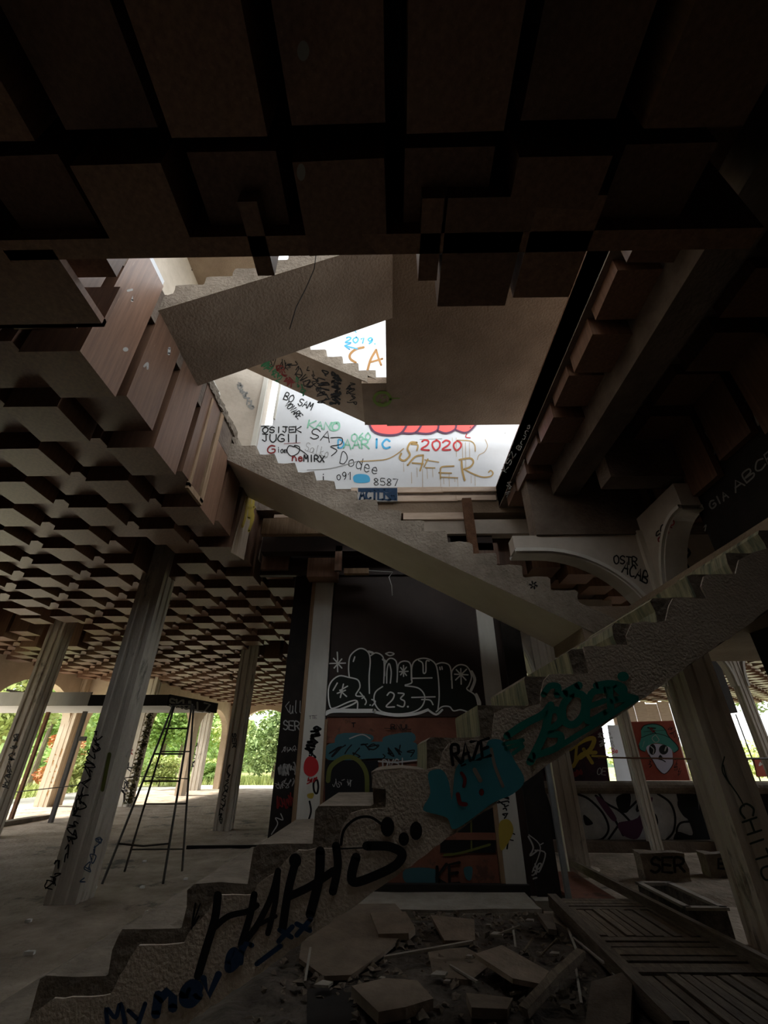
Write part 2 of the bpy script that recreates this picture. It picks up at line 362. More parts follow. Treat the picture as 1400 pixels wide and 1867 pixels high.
# hanging boxes: checkerboard of two depths
PIT, BW = .61, .50
LO, HI = 4.40, 4.53
def box_mesh(name, zb, zt, wx=BW, wy=BW):
    me = bpy.data.meshes.new(name); m = MB(); e = .006
    m.box(-wx/2, wx/2, -wy/2, wy/2, 0, zt-zb)
    me.from_pydata(m.v, [], m.f); me.materials.append(M_ceil); me.update(); return me
meshes = {}
cells = []
for i in range(-44, 22):
    for j in range(-10, 48):
        xr = OX0-PIT*i if i >= 0 else None
        # x columns continue on both sides of the opening
        xc = OX0-BW/2-PIT*i; yc = 2.28+BW/2+PIT*j
        if xc < -12.9 or xc > 24 or yc < -3 or yc > 29.4: continue
        if xc > OX0 and xc < OX1-.05 and yc > OY0-.1 and yc < OY1+.15: continue
        strip = xc > 1.9 and xc < 3.95 and yc < 6.9
        if xc > 2.2 and yc > 28.2: continue
        if xc > 9.3 and yc < 12.5: continue
        if -1.75 < xc < 2.1 and 7.15 < yc < 8.4: continue
        if strip: continue
        low = (i+j) % 2 == 0
        zb = LO if low else HI
        if abs(xc+2.7) < .05 and OY0 < yc < OY1: zt = 6.04
        else: zt = ZB+.01
        # damaged patches, boxes fallen
        d1 = math.hypot(xc+9.2, (yc-10.8)*.8); d2 = math.hypot(xc+2.9, yc-13.8)
        if d1 < 1.5 and R.random() < .75: continue
        if d2 < 1.1 and R.random() < .7: continue
        if R.random() < .015 and yc > 6: continue
        cells.append((xc, yc, zb, zt))
# strip right of the opening, boxes set higher
for j in range(-10, 8):
    for i in range(3):
        xc = 2.06+BW/2+i*PIT; yc = 2.28+BW/2+PIT*j
        if yc < 6.7 and not (2.25 < xc-.001 < 2.33 and False):
            if i == 1: continue
            cells.append((xc, yc, 5.30 if (i+j) % 2 else 5.38, ZB+.01))
def seen(c):
    p = project(Vector((c[0], c[1], c[2])))
    if not p: return -1
    if p[0] < -120 or p[0] > 1520 or p[1] < -120 or p[1] > 1400: return 0
    return 1/p[2]
cells.sort(key=seen, reverse=True)
far = MB()
for k, (xc, yc, zb, zt) in enumerate(cells):
    if k < 290:
        key = (round(zb, 2), round(zt, 2))
        if key not in meshes: meshes[key] = box_mesh('ceiling_box', zb, zt)
        o = bpy.data.objects.new('ceiling_box', meshes[key]); o.location = (xc, yc, zb)
        o.rotation_euler = (R.gauss(0, .006), R.gauss(0, .006), R.gauss(0, .008))
        link(o, ceil)
    else:
        t = R.gauss(0, .012); far.box(xc-BW/2, xc+BW/2, yc-BW/2+t, yc+BW/2+t, zb+R.gauss(0, .006), zt)
fo = far.build('ceiling_boxes', M_ceil, ceil); fo['kind'] = 'stuff'
# near edge: hanging end boxes and boards over the opening
for (ua, ub, vt, vb, dp) in ((470, 501, 440, 503, .22), (762, 796, 440, 512, .25), (797, 920, 440, 559, .42), (935, 1036, 440, 543, .40)):
    a = on(ua, vb, PZ(4.40)); b = on(ub, vb, PZ(4.40))
    box('ceiling_box', M_ceil, a.x, b.x, OY0-.25, a.y, 4.40, 5.2, ceil)
box('edge_board', M_ceil, OX0-.4, OX1+.3, OY0-.06, on(700, 464, PZ(4.4)).y, 4.40, 6.0, ceil)
# dark boards at the near left corner
a = on(190, 596, PZ(4.40)); box('edge_board', M_ceil, -3.1, a.x, OY0, a.y, 4.40, 4.46, ceil)
box('edge_board', M_ceil, -3.1, a.x, a.y-.03, a.y, 4.40, 4.85, ceil)
a = on(213, 505, PZ(4.6)); box('edge_board', M_ceil, a.x-.35, a.x, OY0, a.y, 4.6, 5.2, ceil)
# fascia and concrete beam of the right strip
fas = box('fascia_board', M_ceil, OX1, OX1+.05, OY0, OY1, 5.57, 6.03, ceil)
bmR = box('concrete_beam', M_slab, 2.46, 2.82, -3, 5.75, 5.02, 5.56, ceil)
box('concrete_beam', M_slab, 2.82, 3.84, 4.55, 4.85, 4.70, 5.56, ceil)
box('concrete_beam', M_slab, 2.1, 5.2, 5.50, 5.80, 4.36, 5.56, ceil)
# ---- far edge of the opening: boards, ledges, beams
fe = []
def fbx(n, m, ua, ub, va, vb, y, d=.1, zsh=0):
    a = on(ua, va, PY(y)); b = on(ub, vb, PY(y)); return box(n, m, a.x, b.x, y, y+d, b.z, a.z, ceil)
fbx('trim_board', M_trim, 640, 808, 889, 897, OY1-.04, .04); fbx('trim_board', M_trim, 806, 905, 888, 895, OY1-.05, .04)
fbx('trim_board', M_trim, 690, 835, 904, 913, OY1-.06, .05); fbx('trim_board', M_trim, 832, 905, 903, 911, OY1-.07, .05)
fbx('ledge', M_soffd, 690, 960, 914, 934, OY1-.02, .3); fbx('ledge', M_trim, 735, 860, 935, 946, OY1-.08, .1); fbx('ledge', M_beige, 770, 990, 948, 972, OY1-.03, .2)
fbx('ledge_brown', M_wood, 480, 640, 945, 972, OY1-.25, .12); fbx('ledge_brown', M_trim, 500, 590, 938, 943, OY1-.2, .1)
fbx('ledge_dark', M_brown, 480, 900, 976, 1003, OY1+.05, .2); fbx('ledge_dark', M_brown, 480, 960, 1003, 1046, 7.25, .1)
b1 = fbx('ceiling_box', M_ceil, 562, 614, 1017, 1051, 6.95, .3); fbx('ledge_brown', M_wood, 627, 672, 1036, 1045, 6.9, .1)
fbx('ceiling_box', M_ceil, 868, 912, 990, 1028, 6.85, .35); fbx('ceiling_box', M_ceil, 612, 622, 995, 1040, 6.85, .06)
fbx('ceiling_box', M_ceil, 820, 860, 974, 1000, 6.85, .3)
a = on(652, 889, PY(6.7)); b = on(725, 914, PY(6.7)); poster = box('poster_board', M_graf_grey, a.x, b.x, 6.70, 6.74, b.z, a.z, ceil)
t = Tag(PY(6.70)); t.fill([(653, 890), (724, 890), (724, 899), (653, 897)], False).fill([(700, 899), (724, 899), (724, 913), (712, 912)], False).text('ACILLA', (655, 911), (722, 911), (0, -18), 4).build('graffiti', K_navy, ceil)
# plank hanging at the far edge
pl = beam('loose_plank', M_rust, on(850, 910, PY(6.55)), on(864, 1012, PY(6.55)), .09, .16, None); tag(pl, 'dark brown plank hanging upright at the far edge of the stairwell', 'plank')
# ---- upper storey walls; added roof pieces and low near wall steer the sky light
YW = 6.86; ZR = 12.4
wb = struct(box('wall_upper_back', M_white, on(509, 700, PY(YW)).x, 9.0, YW, YW+.2, 6.0, ZR+1))
xs0 = on(473, 792, PY(YW)).x; xs1 = on(509, 700, PY(YW)).x
struct(box('wall_upper_slot', M_white, xs0, xs1, YW, YW+.2, 6.0, on(498, 775, PY(YW)).z))
wl = struct(box('wall_upper_left_end', M_beige, -9, xs0, YW-.06, YW+.2, 6.0, ZR+1))
wu = struct(box('wall_upper_left', M_beige, -5.2, -5.0, -6, YW, 6.0, ZR))
struct(box('wall_upper_near', M_beige, -5.2, 9.0, -3.2, -3.0, 6.0, 8.6))
struct(box('roof', M_soffd, -3.0, 9.0, -3.2, .4, ZR, ZR+.3))
struct(box('roof', M_soffd, -5.2, -3.0, -3.2, YW, ZR, ZR+.3))
struct(box('trim_1', M_post, xs0-.10, xs0, YW-.10, YW-.05, 6.0, ZR)); struct(box('trim_2', M_post, xs1, xs1+.05, YW-.04, YW+.01, on(520, 765, PY(YW)).z, ZR))
# white strips and broken screed on the left edge of the deck
struct(box('trim_3', M_white, OX0-.06, OX0-.02, 1.7, 2.80, 6.06, 6.16)); struct(box('trim_4', M_white, OX0-.12, OX0-.08, 1.7, 2.80, 6.02, 6.10))
struct(box('trim_5', M_post, OX0-.05, OX0-.02, 3.95, 4.55, 6.05, 6.22)); struct(box('trim_6', M_post, OX0-.3, OX0-.26, 3.95, 4.6, 6.0, 6.35))
rb = MB(); rr = random.Random(3)
for k in range(34):
    y = 3.9+1.35*k/33; s = rr.uniform(.03, .075); rb.box(OX0-.06-s, OX0-.01+s*.5, y-s, y+s, 5.97, 6.02+s*1.2)
chip(rb.build('broken_edge', M_bare, ceil), .012, 5, 1)['kind'] = 'stuff'
# opened box on the left edge of the stairwell (bare wood frame around a black hole)
yb = 4.28
box('box_frame', M_wood, OX0-.02, OX0+.02, yb+.02, yb+.07, 4.45, 5.9, ceil); box('box_frame', M_wood, OX0-.02, OX0+.02, yb+.36, yb+.46, 4.45, 5.95, ceil); box('box_frame', M_wood, OX0-.02, OX0+.02, yb+.02, yb+.45, 4.42, 4.50, ceil)
# ---- outer arcades (plastered arches)
def arcade(name, p, q, openings, z1, m, zs=2.6):
    """wall from p to q with arched openings [(s0,s1,spring,crown)] along its length"""
    p = Vector((*p, 0)); q = Vector((*q, 0)); L = (q-p).length; t = (q-p)/L; n = Vector((-t.y, t.x, 0))*.16
    poly = [(0, 0)]
    for s0, s1, sp, cr in openings:
        poly.append((s0, 0))
        for k in range(15):
            a = math.pi-math.pi*k/14; poly.append(((s0+s1)/2+math.cos(a)*(s1-s0)/2, sp+math.sin(a)*(cr-sp)))
        poly.append((s1, 0))
    poly += [(L, 0), (L, z1), (0, z1)]
    mb = MB(); k = len(poly)
    mb.v = [p+t*a+Vector((0, 0, b))-n for a, b in poly]+[p+t*a+Vector((0, 0, b))+n for a, b in poly]
    mb.f = [tuple(range(k)), tuple(range(2*k-1, k-1, -1))]+[((i+1) % k, i, k+i, k+(i+1) % k) for i in range(k)]; mb.m = [0]*len(mb.f)
    return struct(mb.build(name, m))
wn = MB(); wn.box(-13.2, 24.4, -9.3, -9.0, -.2, 5.6)
struct(wn.build('wall_near', M_slab))
arcade('wall_arcade_left', (-13.1, 9.5), (-13.1, 19.4), [(.3, 4.6, 2.7, 4.1), (5.2, 9.4, 2.7, 4.1)], 5.6, M_arch)
arcade('wall_arcade_return', (-13.1, 19.4), (-10.2, 19.4), [(.5, 2.4, 2.6, 3.9)], 5.6, M_arch)
arcade('wall_arcade_mid', (-10.2, 19.4), (-10.2, 29.6), [(.5, 4.8, 2.7, 4.0), (5.4, 9.8, 2.7, 4.0)], 5.6, M_arch)
arcade('wall_arcade_back', (-10.2, 29.6), (2, 29.6), [(.6, 4.2, 2.7, 4.2), (4.9, 8.9, 2.7, 4.3), (9.3, 11.8, 2.7, 4.3)], 5.6, M_arch)
struct(box('wall_back_core', M_slab, 2.0, 2.3, 12.4, 29.6, 0, 5.6))
# ================================================================== STAIRS
TR, RI = .3135, .168
def flight(root, name, xs, zs, d, n, y0, y1, thick, slope, m_slab, m_soff, m_step, m_ris, xe0, xe1, seed, rough=.008, tr=TR, ri=RI):
    """xs,zs: first nosing; d: +1 rises to +x.  slab side = m_slab, underside = m_soff"""
    nose = lambda x: zs+(x-xs)*d*slope
    pa, pb = sorted((xe0, xe1))
    top = lambda x: nose(x)-ri*.98; bot = lambda x: nose(x)-thick
    mb = MB(); K = 24; poly = [(pa+(pb-pa)*k/K, bot(pa+(pb-pa)*k/K)) for k in range(K+1)]+[(pb-(pb-pa)*k/K, top(pb-(pb-pa)*k/K)) for k in range(K+1)]
    side = [1 if i < K else 0 for i in range(len(poly))]
    mb.prism(poly, y0, y1, 0, 'y', side)
    slab = mb.build(name, [m_slab, m_soff], root)
    rr = random.Random(seed)
    for i in range(n):
        xn = xs+d*tr*i; z = zs+ri*i; zb = z-ri
        b = MB(); j = lambda: rr.uniform(-rough, rough)
        xb = max(pa+.04, min(pb, xn+d*tr*1.02)) if (d < 0 and xn+d*tr*1.02 < pa+.04) else xn+d*tr*1.02
        # worn nosing: chamfered corner, jittered
        c1 = rr.uniform(.008, .03); c2 = rr.uniform(.008, .03)
        poly = [(xn+j(), zb-.03), (xn+j(), zb+ri*.45+j()), (xn+j(), z-c1), (xn+d*c2, z+j()*.5), ((xn+xb)/2, z+j()), (xb, z), (xb, zb+ri*.9)]
        if d < 0: poly = poly[::-1]
        mi = []
        k = len(poly)
        for a in range(k):
            p, q = poly[a], poly[(a+1) % k]
            mi.append(1 if abs((p[0]+q[0])/2-xn) < .012 and abs(p[1]-q[1]) > .02 else 0)
        b.prism(poly, y0+rr.uniform(0, .006), y1, 0, 'y', mi)
        o = b.build('step', [m_step, m_ris], slab)
    return slab
stair = tag(empty('staircase', (-2.6, 2.85, 0)), 'grey concrete staircase rising from rubble floor, covered in black and teal graffiti', 'staircase')
F1Y0, F1Y1, F2Y0, F2Y1 = 2.85, 3.90, 5.18, 6.25
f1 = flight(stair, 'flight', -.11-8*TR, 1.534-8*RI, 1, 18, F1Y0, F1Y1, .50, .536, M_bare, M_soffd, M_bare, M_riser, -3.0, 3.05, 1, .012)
LZ = 3.24
ld = MB(); ld.box(2.93, 3.52, F1Y0+.012, F2Y1-.01, 2.75, LZ-.03); ld.box(3.52, 3.84, F1Y0+.012, 5.48, 2.75, LZ-.03); ld.box(3.52, 5.4, 5.84, F2Y1-.01, 2.75, LZ-.03); ld.box(2.30, 2.95, F2Y0+.012, F2Y1-.012, 2.80, LZ-.03); ld.box(3.84, 5.4, 4.70, 5.48, 2.75, LZ-.03); ld.box(3.88, 5.4, 5.48, 5.84, 2.75, LZ-.03)
ld.build('landing', M_soffd, stair)
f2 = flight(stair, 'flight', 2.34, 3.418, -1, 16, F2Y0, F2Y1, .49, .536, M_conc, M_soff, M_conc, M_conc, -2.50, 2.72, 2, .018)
stair2 = tag(empty('staircase', (-2.45, 2.85, 6.0)), 'upper concrete staircase seen from below, with a flat landing and a thin hanging wire', 'staircase')
f3 = flight(stair2, 'flight', -2.36, 6.17, 1, 8, F1Y0, 3.92, .40, .52, M_conc, M_soffd, M_conc, M_conc, -2.50, .06, 3, .01, .3, .156)
l2 = MB(); l2.box(-.04, 3.3, F1Y0-.01, F2Y1+.01, 7.07, 7.25); l2.box(-.46, -.03, F2Y0+.012, F2Y1-.012, 7.08, 7.22)
l2.build('landing', M_soffd, stair2)
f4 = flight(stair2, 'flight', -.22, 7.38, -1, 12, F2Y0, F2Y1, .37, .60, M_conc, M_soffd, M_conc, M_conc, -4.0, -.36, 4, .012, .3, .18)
# ---- plaster skin still clinging to the front of the lowest flight
PF = PY(F1Y0)
def skin(pts, seed, name='plaster_skin', m=M_plast, th=.012):
    rr = random.Random(seed); q = []
    for i in range(len(pts)):
        a, b = pts[i], pts[(i+1) % len(pts)]; L = math.hypot(b[0]-a[0], b[1]-a[1]); k = max(1, int(L/16))
        for t in range(k):
            jt = 2.2 if k > 1 else 0
            q.append((a[0]+(b[0]-a[0])*t/k+rr.uniform(-jt, jt), a[1]+(b[1]-a[1])*t/k+rr.uniform(-jt, jt)))
    fr = [on(u, v, PF, th) for u, v in q]; bk = [on(u, v, PF, -.004) for u, v in q]; n = len(q)
    o = mesh_obj(name, fr+bk, [tuple(range(n))]+[((i+1) % n, i, n+i, n+(i+1) % n) for i in range(n)], m, f1)
    return o
def bl(u):   # lower edge of the flight in the photo
    pts = [(150, 2005), (371, 1847), (669, 1636), (1000, 1396), (1270, 1205), (1420, 1097)]
    for (a, b), (c, d) in zip(pts, pts[1:]):
        if a <= u <= c: return b+(d-b)*(u-a)/(c-a)
skin([(1440, 1085), (1440, 985), (1372, 1008), (1345, 1022), (1340, 1048), (1290, 1048), (1281, 1052), (1276, 1070), (1285, 1090), (1225, 1092), (1218, 1105), (1210, 1133), (1150, 1137), (1140, 1160), (1146, 1176), (1062, 1180), (1068, 1205), (1072, 1228),
      (1000, 1230), (988, 1240), (984, 1283), (965, 1288), (955, 1292), (920, 1291), (902, 1302), (897, 1345), (830, 1350), (818, 1355), (806, 1372), (800, 1396), (780, 1401), (686, 1404), (680, 1412), (678, 1436), (705, 1440), (702, 1474), (660, 1476), (640, 1484), (622, 1512),
      (617, 1545), (545, 1549), (530, 1560), (500, 1590), (470, 1612), (462, 1629), (395, 1629), (380, 1660), (345, 1700), (336, 1718), (255, 1722), (238, 1745), (205, 1812), (100, 1818), (40, 1867), (20, 1960), (150, 2001), (371, 1844), (669, 1634), (1000, 1394), (1270, 1203)], 11)
# ---- graffiti of the lowest flight
PS = (Vector((0, F1Y0-.012, 0)), Vector((0, 1, 0)))
o7, k7 = (200, 1350), 1.75
t = Tag(PS, o7, k7)
t.line([(346, 492), (336, 570), (306, 670), (282, 752)], 26).line([(330, 600), (380, 560), (440, 545), (470, 525)], 20).line([(462, 490), (448, 560), (420, 650)], 22)
t.line([(420, 655), (470, 590), (515, 500), (538, 415)], 20).line([(538, 418), (528, 520), (505, 615)], 18).line([(470, 590), (530, 560)], 14)
t.line([(594, 385), (570, 480), (552, 600)], 26).dot((592, 383), 20, 24).line([(566, 500), (640, 465), (715, 415)], 26).line([(672, 352), (668, 440), (640, 555)], 30).line([(722, 335), (728, 400), (712, 482)], 26)
t.line([(738, 332), (748, 285), (785, 250), (830, 244), (868, 268), (880, 285)], 9).line([(735, 345), (820, 342)], 5)
t.dot((886, 275), 22, 32).dot((938, 314), 17, 22).dot((977, 288), 20, 30)
t.line([(820, 336), (890, 338), (932, 360), (915, 395), (860, 425), (785, 452), (772, 430), (786, 372)], 30)
t.line([(290, 520), (262, 600)], 5).line([(275, 520), (265, 590), (285, 560)], 7)
t.build('graffiti', K_black, f1)
t = Tag(PS, o7, k7); t.text('My', (-10, 925), (130, 880), (-10, -70), 14).text('ne', (140, 880), (300, 820), (6, -100), 30).text('v', (290, 820), (355, 800), (6, -95), 22).text('e', (368, 745), (415, 715), (6, -95), 22).text('r', (410, 715), (465, 690), (2, -90), 18)
t.line([(470, 712), (545, 655)], 16).text('xx', (535, 640), (650, 600), (2, -50), 16); t.build('graffiti', K_navy, f1)
o1, k1 = (780, 960), 2.258
t = Tag(PS, o1, k1)
t.line([(325, 862), (400, 812), (470, 775), (505, 735)], 31).line([(500, 745), (478, 850), (420, 968)], 34).line([(478, 770), (530, 755), (545, 800), (490, 850), (545, 860), (530, 910), (430, 945)], 29)
t.line([(590, 690), (555, 740), (560, 800), (600, 815), (640, 770), (640, 700), (590, 685)], 31).line([(560, 690), (620, 655)], 34)
t.line([(735, 672), (670, 690), (655, 800), (735, 765)], 29).line([(662, 742), (725, 718)], 23)
t.line([(752, 770), (745, 655)], 29).line([(690, 655), (752, 645), (805, 665), (795, 705), (750, 720)], 26).line([(770, 712), (855, 708)], 26).line([(765, 655), (800, 690), (852, 706)], 23)
t.line([(520, 918), (610, 862), (720, 795), (850, 712)], 23).dot((802, 618), 24, 20).line([(475, 692), (500, 658), (535, 660), (530, 695)], 26)
t.line([(310, 895), (390, 880)], 16).line([(320, 915), (385, 895)], 16).line([(350, 935), (390, 905)], 16).build('graffiti', K_teal, f1)
o2, k2 = (420, 1280), 2.8
t = Tag(PS, o2, k2)
t.fill([(1008, 370), (1040, 345), (1085, 350), (1115, 410), (1130, 500), (1150, 340), (1210, 290), (1290, 250), (1320, 195), (1390, 200), (1450, 300), (1500, 400), (1440, 470), (1340, 515), (1150, 648), (1105, 590), (1000, 560), (985, 535), (1020, 465)]).build('graffiti', K_lblue, f1)
t = Tag(PS, o2, k2); t.off += .002
t.line([(1330, 240), (1350, 330), (1390, 430)], 16).line([(1245, 345), (1275, 400)], 22).line([(1130, 400), (1130, 470)], 10).build('graffiti', K_pale, f1)
t = Tag(PS, o2, k2); t.off += .004
t.line([(1178, 362), (1196, 392), (1190, 430)], 17).line([(1160, 470), (1172, 515), (1200, 522)], 22).dot((1280, 460), 13, 18).build('graffiti', K_dred, f1)
t = Tag(PS, o2, k2); t.off += .006
t.text('RAZE', (1130, 318), (1330, 275), (-8, -90), 17).line([(1178, 325), (1198, 318)], 10).build('graffiti', K_black, f1)
t = Tag((Vector((0, F2Y0-.004, 0)), Vector((0, 1, 0))));
for a in range(6): t.line([(972+math.cos(a*1.047)*3, 1067+math.sin(a*1.047)*3), (972+math.cos(a*1.047+.2)*7, 1067+math.sin(a*1.047+.2)*7)], 2.6)
t.build('graffiti', K_black, f2)
# soffit tags of the upper flight
n4 = Vector((.60, 0, 1)).normalized(); P4 = (Vector((-.22, 5.2, 7.01)), n4)
o6, k6 = (260, 440), 2.8
for m, lst in ((K_black, [((620, 600), (760, 640), 60, 6, 4, 1), ((760, 620), (860, 740), 50, 6, 5, 2), ((850, 640), (900, 770), 40, 5, 4, 3), ((915, 660), (925, 820), 70, 9, 6, 4), ((990, 670), (985, 830), 50, 12, 9, 5), ((1060, 720), (1070, 830), 50, 8, 5, 6)]),
               (K_green, [((620, 620), (700, 710), 50, 8, 5, 7), ((780, 700), (830, 780), 30, 6, 5, 8)]), (K_dred, [((690, 630), (730, 690), 40, 4, 5, 9), ((725, 700), (765, 730), 40, 5, 7, 10)])):
    for a, b, wd, n, lw, s in lst: Tag(P4, o6, k6).scribble(a, b, wd, n, lw, s).build('graffiti', m, f4)
t = Tag(PZ(7.07)); t.line([(697+15*math.cos(a*.45), 727+12*math.sin(a*.45)) for a in range(15)], 5).dot((693, 729), 2).dot((701, 724), 2).line([(690, 733), (697, 737), (704, 732)], 2).line([(712, 726), (728, 726)], 2).build('graffiti', K_lime, stair2)
# wires
tag(MB().tube([on(577, 455, PY(1.56)), on(573, 490, PY(1.60)), on(558, 525, PY(1.62)), on(540, 560, PY(1.62)), on(528, 600, PY(1.62))], .003, 5).build('hanging_wire', M_metal), 'thin dark wire dangling below the upper stair soffit', 'wire')
tag(MB().tube([on(668, 1040, PY(6.92)), on(716, 1043, PY(6.9)), on(709, 1052, PY(6.8)), on(714, 1068, PY(6.7)), on(715, 1086, PY(6.7))], .007, 5).build('hanging_wire', K_haz), 'short pale wire hanging above the black graffiti panel', 'wire')
# ================================================================== COLUMNS
def section(h):
    s = []; pr = [(-1, 0), (-.62, 0), (-.55, .09), (-.35, .09), (-.28, 0), (.28, 0), (.35, .09), (.55, .09), (.62, 0)]
    for k in range(4):
        c, sn = math.cos(k*math.pi/2), math.sin(k*math.pi/2)
        for a, b in pr:
            x, y = a*h, -h+b*h*1.2; s.append((x*c-y*sn, x*sn+y*c))
    return s
def column(x, y, wd, z1, label, m=M_colm, rot=0, name='column'):
    e = tag(empty(name, (x, y, 0)), label, 'column')
    c, s = math.cos(rot), math.sin(rot)
    sec = [(x+a*c-b*s, y+a*s+b*c) for a, b in section(wd/2)]
    MB().prism(sec, -.03, z1, 0, 'z').build('shaft', m, e)
    return e
def arm(e, x, y, hw, d, r, zs, zc, zt, th=.24, m=M_beige, rib=M_post, tail=.35):
    t = Vector((*d, 0)).normalized(); n = Vector((-t.y, t.x, 0)); B = Vector((x, y, 0))
    cur = [(hw+r*(1-math.cos(a)), zs+(zc-zs)*math.sin(a)) for a in [k*math.pi/2/14 for k in range(15)]]
    # quarter ellipse leaving the shaft upright and ending level
    poly = [(0, zs-.05), (hw, zs-.05)]+cur+[(hw+r+tail, zc), (hw+r+tail, zt), (0, zt)]
    mb = MB(); k = len(poly)
    mb.v = [B+t*a+Vector((0, 0, b))-n*th/2 for a, b in poly]+[B+t*a+Vector((0, 0, b))+n*th/2 for a, b in poly]
    mb.f = [tuple(range(k)), tuple(range(2*k-1, k-1, -1))]+[((i+1) % k, i, k+i, k+(i+1) % k) for i in range(k)]; mb.m = [0]*len(mb.f)
    sp = mb.build('spandrel', m, e)
    rbp = [(hw, zs-.06)]+cur+[(hw+r+tail, zc)]; mb = MB()
    for (wd, dz) in ((th+.10, .10), (th+.02, .14)):
        n0 = len(mb.v); kk = len(rbp)
        for i, (a, b) in enumerate(rbp):
            a0, b0 = rbp[max(i-1, 0)]; a1, b1 = rbp[min(i+1, kk-1)]; l = math.hypot(a1-a0, b1-b0); na, nb = (b1-b0)/l, -(a1-a0)/l
            for s, q in ((-1, -.02), (1, -.02), (1, dz-.02), (-1, dz-.02)):
                mb.v.append(B+t*(a+na*q*.5)+Vector((0, 0, b+nb*q*.5))+n*s*wd/2)
        for i in range(kk-1):
            for j in range(4):
                q = n0+4*i; mb.f.append((q+j, q+(j+1) % 4, q+4+(j+1) % 4, q+4+j)); mb.m.append(0)
    mb.build('arch_rib', rib, sp)
    return sp
col1 = column(-4.16, 7.2, .40, 5.5, 'tall fluted white column beside the black step ladder, scrawled with black tags')
col2 = column(-4.30, 13.4, .40, 5.5, 'slender fluted column standing alone behind the ladder, black tag down its side')
col3 = column(-9.45, 12.2, .42, 5.5, 'fluted column in front of the pale canopy slab, dark weathered side')
colA = column(-12.95, 19.1, .42, 4.5, 'sunlit ochre column of the outer arcade by the rusty post', M_arch)
colB = column(-10.1, 19.3, .46, 4.6, 'outer column with dry brown ivy climbing its edge')
colC = column(-11.0, 28.2, .50, 4.6, 'pale fluted outer column beyond the ladder rungs')
iv = MB(); rr = random.Random(9)
for k in range(900):
    z = rr.uniform(.1, 3.6); x = -9.85+rr.gauss(0, .06); y = 19.1+rr.gauss(0, .07); s = rr.uniform(.03, .07); a = rr.uniform(0, 6.28)
    d1 = Vector((math.cos(a), math.sin(a), rr.uniform(-.5, .5)))*s; d2 = Vector((-math.sin(a), math.cos(a), rr.uniform(-1, 1)))*s; p = Vector((x, y, z))
    iv.quad(p-d1, p-d2, p+d1, p+d2)
iv.build('ivy', M_ivy, colB)['kind'] = 'stuff'
c1 = column(3.70, 5.66, .38, 4.4, 'big fluted column right of the stairs with two arched ribs and a thin green tag')
sp = arm(c1, 3.70, 5.66, .19, (-1, 0), 1.40, 2.9, 4.14, 4.36)
t = Tag(PY(5.54)); t.text('OSTR', (1118, 1027), (1163, 1032), (0, -15), 2.6).text('ACAB', (1133, 1042), (1180, 1066), (5, -20), 3).build('graffiti', K_black, c1)
sp = arm(c1, 3.70, 5.66, .19, (0, -1), .82, 2.9, 4.28, 4.60, tail=.08)
t = Tag(PX(3.58)); t.text('SO', (1200, 985), (1216, 962), (-6, -9), 2.2).build('graffiti', K_black, c1)
t = Tag(PX(3.58)); t.text('SAMO', (1207, 993), (1232, 950), (-9, -6), 2.6).build('graffiti', K_dred, c1)
arm(c1, 3.70, 5.66, .19, (1, 0), 1.2, 2.9, 4.05, 4.60)
t = Tag(PY(5.54)); t.line([(1232, 1040), (1246, 1022)], 5).line([(1226, 1033), (1240, 1052)], 4).line([(1231, 1018), (1247, 1044)], 5).line([(1237, 1005), (1255, 1035)], 4).line([(1236, 1000), (1248, 998), (1257, 1008), (1250, 1018)], 5).build('graffiti', K_black, c1)
c2 = column(2.92, 8.75, .34, 4.4, 'weathered timber-clad column behind the wooden deck', M_colm)
arm(c2, 2.92, 8.75, .17, (-1, 0), 1.0, 2.75, 4.1, 4.42); arm(c2, 2.92, 8.75, .17, (1, 0), 1.1, 2.75, 4.1, 4.42)
for x, lab in ((5.12, 'slim pale post crossing the graffiti parapet left of the skull mural'), (6.38, 'slim pale post between the skull mural and the big column'), (7.95, 'slim pale post beside the black hanging bars, its top forking in arches')):
    c = column(x, 10.55, .20, 4.4, lab, M_colm)
    arm(c, x, 10.55, .10, (-1, 0), .62, 3.05, 3.95, 4.42, .14); arm(c, x, 10.55, .10, (1, 0), .62, 3.05, 3.95, 4.42, .14)
def scrib(parent, plane, lst, m):
    t = Tag(plane)
    for a in lst: t.scribble(*a)
    t.build('graffiti', m, parent)
P1 = PY(7.0)
scrib(col1, P1, [((172, 1370), (150, 1440), 22, 6, 2.2, 21), ((158, 1440), (128, 1530), 24, 8, 2.6, 22), ((130, 1530), (88, 1625), 20, 7, 2.4, 23), ((180, 1335), (175, 1370), 16, 5, 2.4, 24)], K_black)
scrib(col1, PX(-3.96), [((182, 1520), (150, 1610), 14, 7, 2, 25)], K_navy)
t = Tag(P1); t.line([(200, 1375), (187, 1440)], 7).build('graffiti', K_olive, col1)
scrib(col2, PY(13.2), [((420, 1395), (400, 1500), 8, 13, 1.7, 26)], K_black)
t = Tag(PY(13.2)); t.text('SER', (424, 1336), (424, 1364), (6, 0), 1.8).build('graffiti', K_black, col2)
scrib(col3, PY(11.99), [((30, 1340), (8, 1440), 14, 12, 1.8, 27)], K_black)
scrib(colB, PY(19.07), [((238, 1390), (222, 1460), 14, 6, 2, 28)], K_black)
t = Tag(PY(19.07)); t.text('MK', (232, 1375), (242, 1375), (0, -8), 2).build('graffiti', K_dred, colB)
scrib(colA, PY(18.9), [((112, 1360), (85, 1460), 16, 7, 2, 29)], K_brown)
scrib(colC, PY(27.95), [((356, 1355), (350, 1400), 8, 5, 1.5, 30)], K_black)
